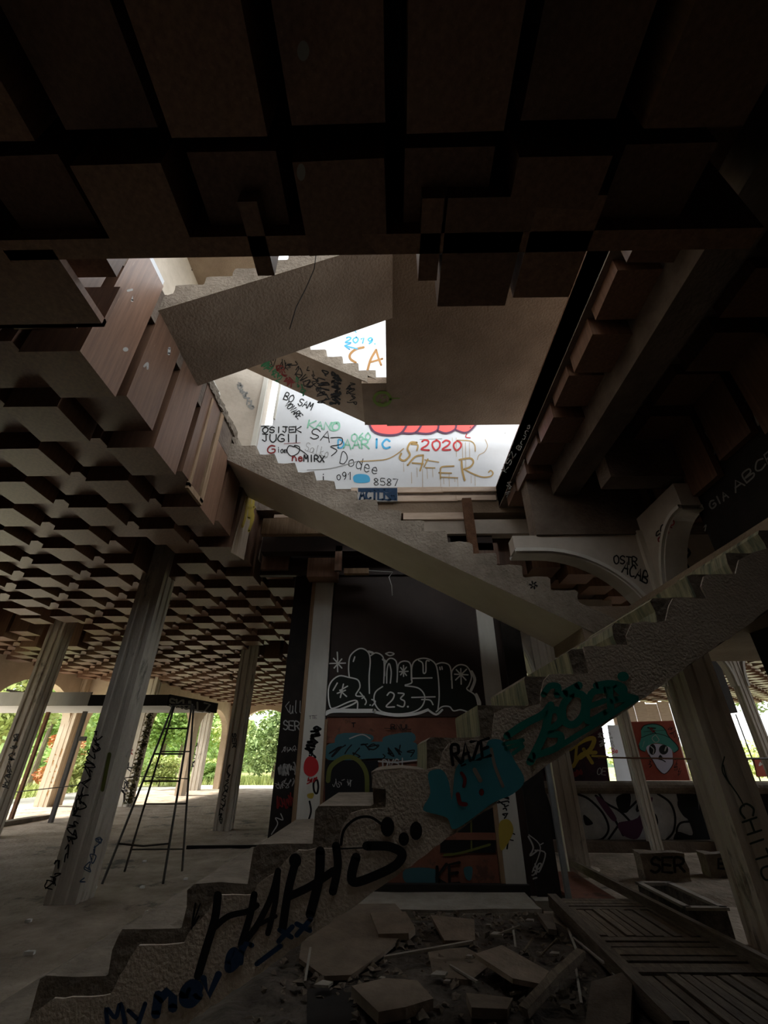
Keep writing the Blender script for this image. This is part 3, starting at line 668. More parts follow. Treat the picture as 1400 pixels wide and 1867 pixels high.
t = Tag(PY(5.47)); t.line([(1318, 1395), (1325, 1420), (1345, 1450), (1356, 1470)], 2.5).text('CHITO', (1344, 1468), (1392, 1610), (24, -8), 4); t.line([(1320, 1380), (1316, 1405), (1330, 1430)], 2.5); t.build('graffiti', paint('dull_green', (.03, .06, .045)), c1)
# ================================================================== CENTRAL PANEL WALL
core = struct(empty('wall_core', (0, 7.3, 0))); YC = 7.3
def cb(n, m, x0, x1, z0, z1, y=YC, d=.12): return box(n, m, x0, x1, y, y+d, z0, z1, core)
cb('panel', M_brown, -1.0, 1.5, 2.14, 4.5); cb('panel', M_red, -1.0, 1.5, .16, 2.14, YC+.02)
cb('panel', M_dark, -1.72, -1.37, 0, 4.5, YC+.03); cb('panel', M_brown, 1.76, 2.06, 0, 4.5, YC+.03)
cb('post', M_post, -1.33, -1.02, 0, 4.45, YC-.06, .16); cb('post', M_post, 1.47, 1.74, 0, 4.45, YC-.06, .16)
cb('edge_strip', M_wood, -1.39, -1.33, 0, 4.45, YC-.08, .16); cb('edge_strip', M_wood, -1.02, -.98, .1, 2.1, YC-.04, .08)
cb('edge_strip', M_wood, 1.41, 1.47, .1, 2.1, YC-.04, .08); cb('rail', M_red, -1.0, 1.47, .62, .70, YC-.02, .06)
cb('rail', M_red, -1.0, 1.47, 1.78, 1.82, YC, .04)
cb('skirting', M_dark, -.9, 1.76, .0, .17, YC-.12, .1)
cb('backing', M_brown, -1.72, 2.1, 0, 4.5, YC+.16, .8)
PP = (Vector((0, YC, 0)), Vector((0, 1, 0)))
o5, k5 = (480, 1000), 2.668
t = Tag(PP, o5, k5)
t.fill([(322, 710), (330, 650), (370, 622), (415, 628), (418, 560), (430, 512), (470, 487), (512, 502), (545, 510), (580, 525), (592, 560), (612, 535), (642, 545), (662, 560), (690, 548), (717, 560), (728, 550), (765, 535), (805, 540), (832, 560), (862, 558), (892, 562), (912, 592), (932, 575), (970, 566), (1005, 592), (1012, 650), (997, 682), (1030, 712), (1043, 765), (1000, 798), (950, 782), (920, 790), (900, 770), (870, 782), (840, 800), (800, 780), (740, 798), (640, 802), (590, 792), (570, 800), (540, 782), (480, 782), (330, 795)]).build('graffiti', K_dgreen, core)
t = Tag(PP, o5, k5); t.off += .003
for st in ([(418, 625), (415, 575), (425, 520), (470, 487), (508, 503), (520, 545), (515, 620), (516, 705)], [(522, 522), (548, 508), (580, 525), (588, 570), (586, 655)], [(590, 620), (592, 565), (615, 535), (645, 548), (652, 600), (650, 650)], [(600, 655), (602, 590), (612, 560), (622, 600), (618, 655)],
           [(652, 600), (660, 560), (690, 548), (716, 565), (720, 640)], [(722, 640), (722, 580), (740, 545), (790, 535), (835, 560), (850, 620), (855, 720), (848, 790)], [(720, 632), (820, 630)], [(838, 565), (870, 556), (905, 570), (915, 620), (918, 680)], [(915, 640), (918, 595), (950, 567), (990, 575), (1012, 620), (1000, 665), (990, 685), (1030, 715), (1045, 770)],
           [(418, 628), (370, 620), (330, 650), (316, 700), (325, 770), (350, 775), (420, 745), (456, 742), (458, 780)], [(420, 628), (460, 640), (470, 675), (450, 715), (490, 720), (480, 730)], [(580, 672), (545, 700), (540, 745), (570, 790), (640, 805), (720, 798), (770, 770), (785, 720), (755, 680), (690, 668)], [(690, 665), (720, 655), (722, 640)], [(340, 690), (360, 655)],
           [(360, 545), (362, 600)], [(318, 560), (400, 558)], [(342, 535), (382, 582)], [(382, 538), (345, 582)], [(360, 505), (362, 545)], [(375, 690), (410, 670)], [(360, 705), (400, 690)], [(390, 660), (375, 725)], [(372, 690), (405, 720)], [(668, 580), (696, 618)], [(696, 578), (668, 615)], [(662, 600), (704, 598)], [(682, 570), (682, 622)],
           [(960, 585), (962, 660)], [(930, 612), (995, 615)], [(938, 590), (985, 640)], [(988, 588), (935, 640)], [(755, 545), (775, 560), (778, 605), (790, 600), (792, 550), (806, 548)], [(722, 725), (835, 722)], [(770, 735), (810, 738), (825, 760)], [(595, 512), (615, 506), (636, 513), (615, 522), (595, 512)], [(438, 550), (445, 528)], [(528, 735), (545, 745), (530, 765)], [(858, 578), (860, 590)], [(868, 576), (870, 588)], [(470, 700), (500, 740), (495, 760)], [(840, 795), (870, 770), (905, 770), (925, 790), (960, 785), (1000, 798)]):
    t.line(st, 6.5)
t.text('23', (592, 770), (696, 772), (4, -70), 7).dot((703, 770), 5).dot((520, 762), 4)
t.line([(300, 805), (340, 790), (450, 790), (540, 790)], 20).line([(540, 795), (640, 812), (740, 805), (800, 785)], 14).line([(300, 808), (420, 765), (456, 745)], 8).line([(1012, 600), (1028, 640), (1010, 690)], 14).line([(1035, 710), (1052, 750), (1048, 775)], 13).line([(800, 785), (840, 808), (870, 785)], 10).line([(512, 502), (532, 508)], 11).line([(582, 540), (598, 552)], 11)
t.build('graffiti', K_white, core)
# faded paintings of the lower boards
t = Tag(PP, o5, k5)
for q in ([(360, 905), (520, 905), (520, 940), (400, 945), (360, 1000)], [(320, 950), (560, 940), (740, 945), (740, 1030), (560, 1020), (320, 1030)], [(590, 915), (720, 895), (730, 940), (600, 950)], [(690, 1560), (835, 1560), (835, 1630), (700, 1630)], [(975, 1555), (1015, 1550), (1010, 1610), (985, 1605)]): t.fill(q)
t.build('graffiti', paint('faded_blue', (.045, .125, .145)), core)
t = Tag(PP, o5, k5); t.off += .003
t.fill([(300, 1030), (560, 1030), (560, 1270), (300, 1270)], False).fill([(860, 1300), (1130, 1240), (1130, 1480), (860, 1480)], False)
t.scribble((330, 980), (740, 990), 70, 11, 6, 41).text('RNUL', (620, 880), (720, 880), (0, -24), 4).text('KE', (838, 1640), (960, 1625), (0, -95), 15).text('T', (430, 868), (450, 868), (0, -20), 5).line([(590, 875), (640, 878)], 3); t.build('graffiti', K_black, core)
t = Tag(PP, o5, k5); t.off += .006
t.line([(315, 1130), (330, 1060), (400, 1015), (460, 1030), (500, 1090), (505, 1180)], 22).line([(1010, 1300), (1012, 1470)], 8).line([(880, 1490), (960, 1480), (1100, 1440)], 12); t.build('graffiti', K_olive, core)
t = Tag(PP, o5, k5); t.off += .008
t.text('DVSI', (580, 1070), (690, 1060), (0, -40), 6).line([(560, 1035), (640, 1040), (745, 1030)], 7).scribble((340, 1140), (430, 1140), 40, 6, 3, 43).line([(420, 925), (480, 905), (520, 925)], 6).line([(800, 930), (805, 1060)], 5).build('graffiti', K_haz, core)
# tags on posts and side strips
PPo = PY(YC-.06)
t = Tag(PPo, o5, k5)
t.scribble((262, 870), (225, 990), 50, 9, 11, 44).text('ho', (205, 1180), (275, 1190), (0, -110), 10).line([(225, 1230), (232, 1280), (215, 1335)], 9).scribble((250, 1010), (210, 1010), 40, 3, 8, 45).text('TTE', (222, 830), (262, 828), (0, -16), 2).text('ff', (232, 860), (252, 860), (0, -14), 3)
t.scribble((1160, 1190), (1180, 1310), 60, 7, 7, 46).line([(1195, 1380), (1185, 1460)], 8).line([(1200, 1380), (1222, 1390)], 6).line([(1192, 1415), (1215, 1420)], 6).build('graffiti', K_black, core)
t = Tag(PPo, o5, k5); t.off += .004; t.fill([(200, 1040), (225, 1010), (262, 1030), (268, 1080), (235, 1110), (200, 1090)]).scribble((215, 1130), (260, 1120), 30, 3, 6, 47).build('graffiti', K_red, core)
t = Tag(PPo, o5, k5); t.off += .002; t.fill([(1150, 1330), (1195, 1320), (1215, 1380), (1160, 1470), (1145, 1400)]).fill([(215, 1195), (245, 1190), (240, 1215), (218, 1212)]).build('graffiti', K_yel, core)
t = Tag(PY(YC+.03), o5, k5); t.text('<ull', (105, 800), (190, 800), (3, -60), 4).text('SER', (95, 880), (180, 885), (0, -42), 6).scribble((90, 980), (160, 970), 30, 5, 3, 48).scribble((70, 1080), (160, 1070), 60, 12, 6, 49).scribble((60, 1150), (150, 1130), 50, 6, 3, 50).line([(40, 1390), (70, 1340), (60, 1310), (95, 1320), (85, 1290)], 5).build('graffiti', K_haz, core)
t = Tag(PY(YC+.03), o5, k5); t.off += .004; t.scribble((60, 1230), (150, 1210), 90, 9, 6, 51).build('graffiti', K_dred, core)
# plinth in front of the panel
struct(chip(box('plinth', M_paleb, -.42, 1.68, 6.46, 7.24, 0, .10), .008, 4, 3))
# dark door leaf and metal frame right of the panel
d = tag(empty('door_leaf', (2.1, 7.0, 0)), 'black door leaf standing open right of the panel wall, white tag near its foot', 'door')
a = on(935, 1640, PZ(.06)); b = on(984, 1645, PZ(.06))
box('leaf', M_dark, 1.80, 2.10, 7.02, 7.08, .03, 4.3, d); box('foot', M_paleb, 1.72, 1.98, 6.85, 7.06, 0, .09, d)
t = Tag(PY(7.02)); t.line([(963, 1525), (972, 1545), (966, 1560), (980, 1550)], 3).line([(975, 1550), (994, 1556), (982, 1590), (975, 1575)], 2.5).text('SP', (968, 1598), (985, 1590), (4, -18), 2.6).line([(972, 1602), (978, 1600)], 3).line([(985, 1540), (990, 1537)], 2).line([(964, 1522), (985, 1545), (970, 1590)], 2).build('graffiti', K_haz, d)
fr = tag(box('metal_frame', M_alu, 2.11, 2.17, 6.86, 6.92, 0, 2.4), 'thin grey metal upright next to the black door leaf', 'upright')
# ================================================================== DARK WALL TAGS / FASCIA TAGS
t = Tag(PX(3.84)); t.text('GIA', (1297, 930), (1330, 905), (-6, -12), 3).text('ABCE', (1340, 900), (1420, 830), (-8, -16), 3).text('nnnIQ', (1300, 850), (1420, 740), (-10, -26), 4).text('MINI', (1290, 800), (1400, 700), (-8, -10), 2.5).scribble((1235, 880), (1258, 865), 8, 3, 1.5, 61).line([(1284, 962), (1288, 957), (1286, 968)], 2).build('graffiti', K_grey, wr)
t = Tag(PX(3.84)); t.dot((1287, 838), 5, 9).line([(1287, 835), (1320, 800)], 4).build('graffiti', K_olive, wr)
t = Tag(PX(OX1)); t.text('KSZ', (922, 862), (942, 826), (-8, -5), 1.6).text('Bruno', (948, 822), (968, 775), (-6, -4), 1.4).scribble((930, 880), (924, 905), 10, 4, 1.2, 62).build('graffiti', K_grey, ceil)
t = Tag(PX(2.06)); t.text('KUB', (942, 871), (957, 836), (-11, -5), 2.2).text('C', (970, 800), (978, 782), (-8, -4), 2).build('graffiti', K_haz, ceil)
t = Tag(PZ(4.4)); t.dot((553, 92), 11, 19).dot((549, 313), 8, 16).build('paint_spots', K_grey, ceil)
t = Tag(PY(on(985, 543, PZ(4.4)).y)); t.line([(965, 535), (985, 512), (992, 502)], 9).line([(985, 530), (1000, 508)], 9).build('graffiti', K_grey, ceil)
t = Tag(PX(OX0)); t.line([(240, 548), (246, 535), (252, 533)], 5).line([(232, 530), (240, 528)], 4).dot((228, 637), 5, 4).line([(262, 668), (268, 662), (268, 672)], 4).line([(308, 635), (307, 645)], 5).build('paint_spots', K_haz, ceil)
M_lit = mat('lit_veneer', (.36, .28, .21), (.52, .43, .33), 3, .6, .1, 40, stretch=(9, 9, .5))  # paler veneer on added overlays paints the light falling on two box faces
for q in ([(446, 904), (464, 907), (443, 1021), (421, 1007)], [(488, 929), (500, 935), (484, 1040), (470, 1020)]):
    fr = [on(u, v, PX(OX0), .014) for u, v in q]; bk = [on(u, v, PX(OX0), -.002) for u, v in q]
    mesh_obj('lit_face', fr+bk, [(0, 1, 2, 3), (7, 6, 5, 4)]+[((i+1) % 4, i, 4+i, 4+(i+1) % 4) for i in range(4)], M_lit, ceil)
t = Tag(PX(OX0)); t.off = .016
for st in ([(449, 908), (446, 940), (440, 960)], [(455, 906), (452, 945)], [(461, 908), (456, 955)], [(450, 925), (460, 940), (452, 968)], [(447, 915), (462, 925)]): t.line(st, 5)
for st in ([(491, 932), (489, 955)], [(497, 936), (493, 958)], [(490, 945), (496, 950)]): t.line(st, 4)
t.build('graffiti', K_yel, ceil)
# ================================================================== WHITE WALL UPSTAIRS
PW = PY(YW); o3, k3 = (560, 570), 3.5
t = Tag(PW, o3, k3); t.line([(700, 830), (660, 830), (640, 870), (655, 910), (620, 945), (590, 930), (600, 900)], 12).line([(665, 840), (705, 845), (700, 880)], 10).line([(640, 975), (690, 920), (740, 910)], 11).line([(740, 910), (735, 960), (720, 1010)], 10).line([(670, 960), (740, 965)], 9).line([(750, 940), (840, 955)], 6).line([(755, 990), (815, 992)], 7).line([(770, 935), (745, 985)], 8).line([(850, 1010), (860, 985), (935, 980)], 9).line([(850, 1000), (850, 1060)], 8).line([(840, 1022), (920, 1025)], 8).line([(850, 1050), (960, 1055)], 7)
t.line([(985, 950), (990, 1010), (1005, 1070)], 12).line([(970, 940), (1040, 930), (1060, 955), (1040, 985), (1000, 1000)], 11).line([(1000, 1000), (1060, 1030), (1120, 1050), (1170, 1045), (1185, 1025), (1170, 1008), (1158, 1020)], 8).line([(965, 815), (1040, 820), (1068, 845), (1072, 885)], 6).line([(1135, 810), (1150, 850), (1130, 890), (1095, 910), (1085, 940)], 3).line([(340, 950), (430, 945), (510, 935), (570, 905), (615, 868)], 6)
for q in ((615, 960, 1015), (700, 990, 1050), (735, 1000, 1115), (765, 995, 1060), (800, 990, 1050), (850, 1060, 1110), (870, 1060, 1095), (905, 1030, 1110), (940, 1050, 1080), (960, 1055, 1110), (990, 830, 940), (1010, 830, 1000), (1035, 830, 930), (1070, 1035, 1105), (1045, 1040, 1090), (950, 800, 920), (925, 800, 820), (665, 1020, 1090)): t.line([(q[0], q[1]), (q[0]+2, q[2])], 2.2, smooth=False)
t.build('graffiti', K_gold, wb)
t = Tag(PW, o3, k3); t.fill([(400, 705), (405, 730), (440, 765), (520, 780), (600, 765), (640, 705)]).fill([(640, 705), (625, 740), (600, 770), (690, 765), (730, 705)]).fill([(730, 705), (690, 765), (760, 770), (830, 750), (835, 705)]).fill([(835, 705), (835, 755), (880, 768), (940, 745), (945, 705)]).fill([(945, 705), (960, 755), (1030, 755), (1080, 705)]).build('graffiti', K_coral, wb)
t = Tag(PW, o3, k3); t.off += .01; t.line([(395, 690), (405, 735), (440, 770), (520, 785), (600, 770), (645, 700)], 13).line([(600, 770), (690, 768), (740, 700)], 12).line([(690, 768), (770, 775), (830, 752), (838, 700)], 12).line([(830, 755), (885, 772), (942, 748), (950, 700)], 12).line([(945, 750), (1020, 768), (1090, 700)], 11).build('graffiti', K_plum, wb)
t = Tag(PW, o3, k3); t.text('2020', (720, 875), (990, 880), (4, -64), 11).line([(1018, 775), (1012, 795), (1040, 800)], 6).build('graffiti', K_red, wb)
t = Tag(PW, o3, k3); t.text('IC', (415, 862), (535, 868), (0, -56), 13).text('D', (195, 865), (240, 865), (0, -50), 10).text('2019', (238, 190), (420, 200), (8, -36), 9).dot((432, 200), 5).line([(240, 212), (320, 232)], 8).line([(240, 212), (275, 198)], 8).line([(240, 212), (270, 235)], 8).text('GA', (222, 122), (320, 128), (0, -22), 6).fill([(295, 1045), (330, 1030), (390, 1040), (398, 1080), (340, 1088), (300, 1080)]).build('graffiti', K_sky, wb)
t = Tag(PW, o3, k3); t.text('AAR', (230, 868), (400, 868), (0, -58), 10).text('O60', (280, 822), (410, 812), (0, -45), 8).text('KANO', (0, 735), (205, 755), (10, -48), 9).line([(150, 705), (200, 700), (205, 740), (165, 755), (140, 735), (155, 700)], 6).build('graffiti', K_mint, wb)
t = Tag(PW, o3, k3); t.line([(360, 222), (310, 235), (275, 265), (275, 295), (310, 320)], 15).line([(385, 370), (405, 300), (440, 238)], 15).line([(440, 238), (455, 290), (472, 335)], 13).line([(400, 318), (480, 295)], 12).build('graffiti', K_brown, wb)
t = Tag(PW, o3, k3); t.text('Dodee', (205, 955), (450, 1040), (16, -70), 5).text('o91', (185, 1065), (290, 1070), (0, -50), 5).text('8587', (420, 1102), (585, 1108), (0, -45), 5).text('ich', (85, 1078), (200, 1090), (0, -55), 7).line([(80, 175), (105, 165)], 8).line([(110, 150), (120, 180)], 8).text('SA', (10, 800), (150, 830), (16, -64), 6).line([(150, 800), (220, 800), (215, 840), (150, 855), (190, 880), (155, 915)], 6).text('22.', (950, 735), (1060, 735), (10, -34), 5).build('graffiti', K_black, wb)
t = Tag(PW, o3, k3); t.text('Salko', (-20, 880), (135, 930), (16, -56), 3).line([(0, 885), (60, 905), (130, 920)], 2).line([(0, 1005), (150, 995), (320, 950)], 5).line([(720, 810), (860, 805)], 3).dot((1262, 770), 3).build('graffiti', K_grey, wb)
o8, k8 = (360, 620), 5.385
t = Tag(PW, o8, k8); t.text('OSIJEK', (635, 912), (1025, 905), (0, -55), 12).text('JUGII', (630, 1000), (1010, 1005), (0, -75), 12).text('BO SAM', (840, 580), (1120, 690), (30, -65), 10).text('VOVARE', (850, 640), (990, 780), (50, -40), 10).line([(620, 850), (700, 845)], 9).line([(950, 1050), (900, 1040), (880, 1090), (920, 1140), (990, 1110), (1000, 1050), (950, 1040), (1040, 1100), (1080, 1135)], 10).text('MIRX', (1040, 1190), (1250, 1200), (0, -60), 13).text('iom', (780, 1105), (880, 1110), (0, -55), 8).build('graffiti', K_black, wb)
t = Tag(PW, o8, k8); t.off += .004; t.text('G', (680, 1110), (770, 1110), (0, -75), 14).text('ne', (925, 1190), (1040, 1190), (0, -70), 14).line([(850, 1020), (1010, 1010)], 5).build('graffiti', K_dred, wb)
t = Tag(PY(YW-.06), o8, k8); t.scribble((400, 420), (540, 670), 60, 9, 14, 65).build('graffiti', K_grey, wl)
t = Tag(PX(-5.0)); t.line([(352, 462), (356, 480), (368, 488), (350, 492)], 3).scribble((440, 462), (470, 478), 16, 3, 3, 66).line([(365, 455), (372, 466), (380, 456)], 4).build('graffiti', K_black, wu)
# ================================================================== RIGHT SIDE: PARAPET, MURALS
cw = struct(empty('wall_parapet', (6.4, 10.8, 0)))
box('face', M_graf_grey, 2.35, 12.0, 10.80, 11.05, .0, 1.0, cw); box('foot', M_slab, 2.35, 12.0, 10.55, 10.82, -.02, .16, cw)
cap = MB(); n = 10
cap.prism([(10.60+.02-.09*math.cos(a)*1.0 if False else 10.84+.20*math.cos(a), 1.04+.115*math.sin(a)) for a in [2*math.pi*k/14 for k in range(14)]], 2.3, 12.0, 0, 'x'); cap.build('cap_rail', M_bare, cw)
box('ledge', M_bare, 2.3, 12.0, 10.95, 11.5, 1.08, 1.13, cw)
PG = PY(10.8); o9, k9 = (960, 1240), 3.182
t = Tag(PG, o9, k9)
t.fill([(330, 780), (385, 830), (340, 840)]).fill([(700, 760), (750, 780), (760, 840), (710, 850), (690, 800)]).fill([(870, 640), (980, 650), (1000, 960), (860, 960), (870, 880), (960, 900), (940, 820), (900, 760)]).fill([(110, 660), (150, 760), (240, 910), (180, 960), (120, 900)]).fill([(520, 680), (600, 660), (590, 760), (540, 760)]).fill([(1000, 640), (1400, 640), (1400, 960), (1000, 960)], False)
for st in ([(290, 660), (360, 690), (440, 770), (475, 860), (440, 920), (380, 930)], [(400, 670), (470, 720), (540, 760), (600, 820), (650, 880)], [(760, 660), (830, 710), (860, 790), (850, 880), (800, 935)], [(900, 660), (880, 720), (920, 790), (970, 800)], [(960, 940), (900, 930), (870, 880), (890, 830), (950, 820)], [(560, 690), (570, 760), (640, 700)], [(660, 680), (640, 760), (720, 690)], [(470, 930), (540, 830)], [(100, 680), (170, 800), (240, 910)], [(420, 660), (500, 790), (560, 900)]): t.line(st, 13)
t.build('graffiti', K_black, cw)
t = Tag(PG, o9, k9); t.off += .006; t.fill([(530, 830), (640, 800), (700, 700), (730, 690), (680, 840), (640, 920), (560, 900)]).fill([(400, 680), (450, 700), (520, 800), (490, 810)]).build('graffiti', K_plum, cw)
def board(name, q, y, m, label, th=.05):
    P = [on(u, v, PY(y)) for u, v in q]; x0 = min(p.x for p in P); n = len(P)
    Bk = [p+Vector((0, th, 0)) for p in P]
    o = mesh_obj(name, P+Bk, [tuple(range(n))]+[tuple(range(2*n-1, n-1, -1))]+[((i+1) % n, i, n+i, n+(i+1) % n) for i in range(n)], m)
    return tag(o, label, 'board')
bd = board('mural_board', [(1177, 1423), (1258, 1423), (1227, 1314), (1150, 1316)], 11.2, M_murr, 'red board with a painted skull in a green bucket hat, on the parapet')
PM = PY(11.2); oA, kA = (1100, 1180), 4.667
t = Tag(PM, oA, kA); t.fill([(320, 700), (345, 668), (420, 652), (490, 670), (525, 705), (550, 755), (610, 820), (635, 870), (600, 898), (570, 860), (500, 825), (420, 820), (370, 850), (350, 890), (310, 870), (300, 835), (320, 770)]).build('graffiti', K_hat, bd)
t = Tag(PM, oA, kA); t.off += .002; t.fill([(365, 850), (420, 825), (500, 828), (575, 865), (588, 940), (585, 1000), (520, 1075), (460, 1030), (420, 960), (385, 915)]).build('graffiti', K_lav, bd)
t = Tag(PM, oA, kA); t.off += .006; t.dot((415, 870), 30, 46).dot((510, 872), 40, 42).fill([(480, 915), (465, 945), (500, 940)]).line([(465, 950), (500, 960), (525, 975)], 8).line([(320, 770), (420, 735), (500, 745), (560, 770)], 5).line([(320, 700), (345, 668), (420, 652), (490, 670), (525, 705), (550, 755), (620, 830), (635, 870), (600, 898)], 7).line([(300, 835), (310, 870), (350, 890)], 6).line([(385, 915), (430, 985), (460, 1035), (520, 1078), (585, 1005), (590, 940)], 6).line([(375, 685), (440, 690)], 10).line([(420, 710), (445, 735)], 8).line([(340, 720), (520, 705)], 3).scribble((560, 690), (650, 800), 60, 5, 4, 71).scribble((390, 960), (400, 1020), 30, 3, 5, 72).scribble((600, 950), (640, 1080), 60, 6, 4, 73).build('graffiti', K_black, bd)
t = Tag(PM, oA, kA); t.off += .010; t.line([(400, 845), (425, 870), (420, 905)], 8).line([(530, 850), (520, 880)], 12).line([(440, 745), (470, 790), (440, 810), (410, 775), (440, 745)], 5).line([(330, 850), (345, 800)], 3).build('graffiti', K_haz, bd)
t = Tag(PM, oA, kA); t.off += .012; t.scribble((385, 690), (430, 720), 26, 4, 7, 74).build('graffiti', K_dred, bd)
b2 = board('dark_board', [(1173, 1405), (1178, 1423), (1151, 1317), (1134, 1318)], 11.255, M_dark, 'narrow black board tucked behind the skull mural')
b3 = board('mural_board', [(988, 1424), (1112, 1424), (1098, 1326), (975, 1326)], 11.22, M_murd, 'dark board with yellow graffiti letters, behind the timber column')
t = Tag(PY(11.22), o9, k9); t.line([(250, 400), (330, 350), (390, 340), (370, 400), (310, 450)], 26).line([(270, 500), (320, 430), (400, 420)], 22).line([(330, 400), (380, 480)], 20).line([(130, 490), (170, 470)], 20).line([(290, 380), (280, 490)], 16).line([(380, 440), (470, 445)], 12).build('graffiti', K_yel, b3)
t = Tag(PY(11.22), o9, k9); t.off += .004; t.scribble((430, 300), (440, 380), 40, 6, 6, 75).build('graffiti', K_haz, b3); t = Tag(PY(11.22), o9, k9); t.off += .004; t.text('OE', (405, 550), (460, 550), (6, -40), 5).build('graffiti', K_haz, b3)
t = Tag(PY(11.22), o9, k9); t.scribble((120, 540), (330, 540), 40, 6, 14, 76).build('graffiti', K_dred, b3)
# rails, hanging bars
tag(MB().tube([on(1090, 1381, PY(10.44)), on(1292, 1384, PY(10.44))], .018, 6).build('hand_rail', M_rust), 'thin rusty rail running in front of the skull mural', 'rail')
tag(MB().tube([on(1292, 1383, PY(10.44)), on(1420, 1383, PY(10.44))], .022, 6).build('hand_rail', M_metal), 'dark rail beneath the hanging bars', 'rail')
hb = tag(empty('hanging_bars', tuple(on(1330, 1300, PY(11.6)))), 'dark box with thin black bars hanging against the sky', 'railing')
a = on(1298, 1300, PY(11.6)); b = on(1332, 1278, PY(11.6)); box('box', M_dark, a.x, b.x, 11.5, 11.8, a.z, 4.42, hb)
for u in (1312, 1322, 1331, 1341): 
    p = on(u, 1302, PY(11.6)); MB().tube([p, (p.x, p.y, 1.1)], .014, 6).build('bar', M_metal, hb)
pn = tag(mesh_obj('painted_panel', [on(u, v, PY(11.3)) for u, v in ((1336, 1418), (1370, 1418), (1362, 1383), (1330, 1383))], [(0, 1, 2, 3)], M_dark), 'small black painted panel under the hanging bars', 'panel')
t = Tag(PY(11.3)); t.text('SEK', (1338, 1399), (1364, 1399), (0, -13), 3).build('graffiti', K_haz, pn); pn.modifiers.new('s', 'SOLIDIFY').thickness = .04
pr = tag(mesh_obj('painted_panel', [on(u, v, PY(11.3)) for u, v in ((1381, 1416), (1444, 1416), (1432, 1381), (1374, 1381))], [(0, 1, 2, 3)], M_murr), 'low red painted panel with white scrawl on the parapet', 'panel'); pr.modifiers.new('s', 'SOLIDIFY').thickness = .04
t = Tag(PY(11.3)); t.scribble((1385, 1392), (1425, 1392), 12, 4, 2, 77).build('graffiti', K_white, pr)
# sunlit timber and white sign beyond the boards
for k in range(5):
    a = on(1120+22*k, 1315, PY(27)); b = on(1141+22*k, 1315, PY(27))
    tag(MB().box(a.x, b.x, 27+.05*(k % 2), 27.1+.05*(k % 2), 0, 4.35-.1*(k % 2)).build('sunlit_plank', M_trim), 'tall pale plank of the sunlit timber screen far behind the skull mural', 'plank', 'sunlit planks above the mural')
sg = board('sign_board', [(1122, 1428), (1155, 1428), (1136, 1322), (1108, 1322)], 16.0, M_white, 'white sign board with letters beyond the parapet')
for vv in sg.data.vertices:
    if vv.co.z < 1.0: vv.co.z = 0
t = Tag(PY(16.0), oA, kA); t.text('brtom', (28, 690), (80, 860), (26, -4), 5).build('graffiti', K_grey, sg)
t = Tag(PY(16.0), oA, kA); t.text('Be', (70, 905), (125, 900), (0, -40), 6).build('graffiti', K_red, sg)
# blocks on the floor in front of the parapet
def block(q, y, h, lab, txt):
    a = on(*q[0], PZ(0)); b = on(*q[1], PZ(0)); o = chip(box('concrete_block', M_bare, a.x, b.x, a.y, a.y+.22, -.02, h), .012, 8, 3); tag(o, lab, 'block'); return o, a
o, a = block(((1180, 1612), (1262, 1612)), 0, .36, 'concrete block tagged with black letters in front of the parapet', 'SER')
t = Tag(PY(a.y-.014)); t.text('SER', (1184, 1590), (1250, 1590), (0, -26), 5).build('graffiti', K_black, o)
o, a = block(((1300, 1606), (1352, 1606)), 0, .32, 'smaller concrete block with a single black letter near the big column', 'E')
t = Tag(PY(a.y-.014)); t.text('E', (1308, 1584), (1326, 1584), (0, -18), 5).build('graffiti', K_black, o)
# ================================================================== WOODEN DECK OF SLATS
dk = tag(empty('slatted_deck', (2.4, 6.4, 0)), 'long wooden deck panel of dark slats lying on the floor by the door leaf', 'deck')
beam('rail', M_woodd, (3.02, 4.0, .16), (2.80, 8.7, .16), .06, .10, dk); beam('rail', M_woodd, (1.78, 3.9, .12), (1.90, 6.74, .12), .10, .12, dk)
SX = lambda y: (1.84+.02*(y-4), 3.0-.045*(y-4))
ys = [3.7, 4.75, 5.55, 6.4, 6.83]
for k in range(4):
    ya, yb = ys[k], ys[k+1]
    if k % 2 == 0:
        n = 12
        for i in range(n):
            xa = SX(ya)[0]+(SX(ya)[1]-SX(ya)[0])*(i+.06)/n; xb = xa+(SX(ya)[1]-SX(ya)[0])/n*.80; MB().box(xa, xb, ya+.02, yb-.02, .08+R.uniform(0, .012), .115+R.uniform(0, .015)).build('slat', M_woodd, dk)
    else:
        n = int((yb-ya)/.10)
        for i in range(n):
            y = ya+(yb-ya)*(i+.08)/n; xl, xr = SX(y); MB().box(xl, xr, y, y+(yb-ya)/n*.80, .08+R.uniform(0, .012), .115+R.uniform(0, .015)).build('slat', M_woodd, dk)
box('under_board', M_dark, 1.95, 2.92, 3.7, 6.82, .01, .05, dk)
MB().box(2.22, 2.78, 6.86, 8.5, .03, .07).build('end_board', M_red, dk)
# trough
tr = tag(empty('stone_trough', (3.25, 6.3, 0)), 'low mottled stone trough with pale rim beside the wooden deck', 'trough')
m = MB(); X0, X1, Y0, Y1, H = 3.06, 3.46, 5.95, 7.0, .22
box('wall', M_stone, X0, X1, Y0, Y0+.07, 0, H, tr); box('wall', M_stone, X0, X1, Y1-.07, Y1, 0, H, tr); box('wall', M_stone, X0, X0+.07, Y0+.07, Y1-.07, 0, H, tr); box('wall', M_stone, X1-.07, X1, Y0+.07, Y1-.07, 0, H, tr)
for q in ((X0-.02, X1+.02, Y0-.02, Y0+.05), (X0-.02, X1+.02, Y1-.05, Y1+.02), (X0-.02, X0+.05, Y0, Y1), (X1-.05, X1+.02, Y0, Y1)): box('rim', M_paleb, *q, H, H+.025, tr)
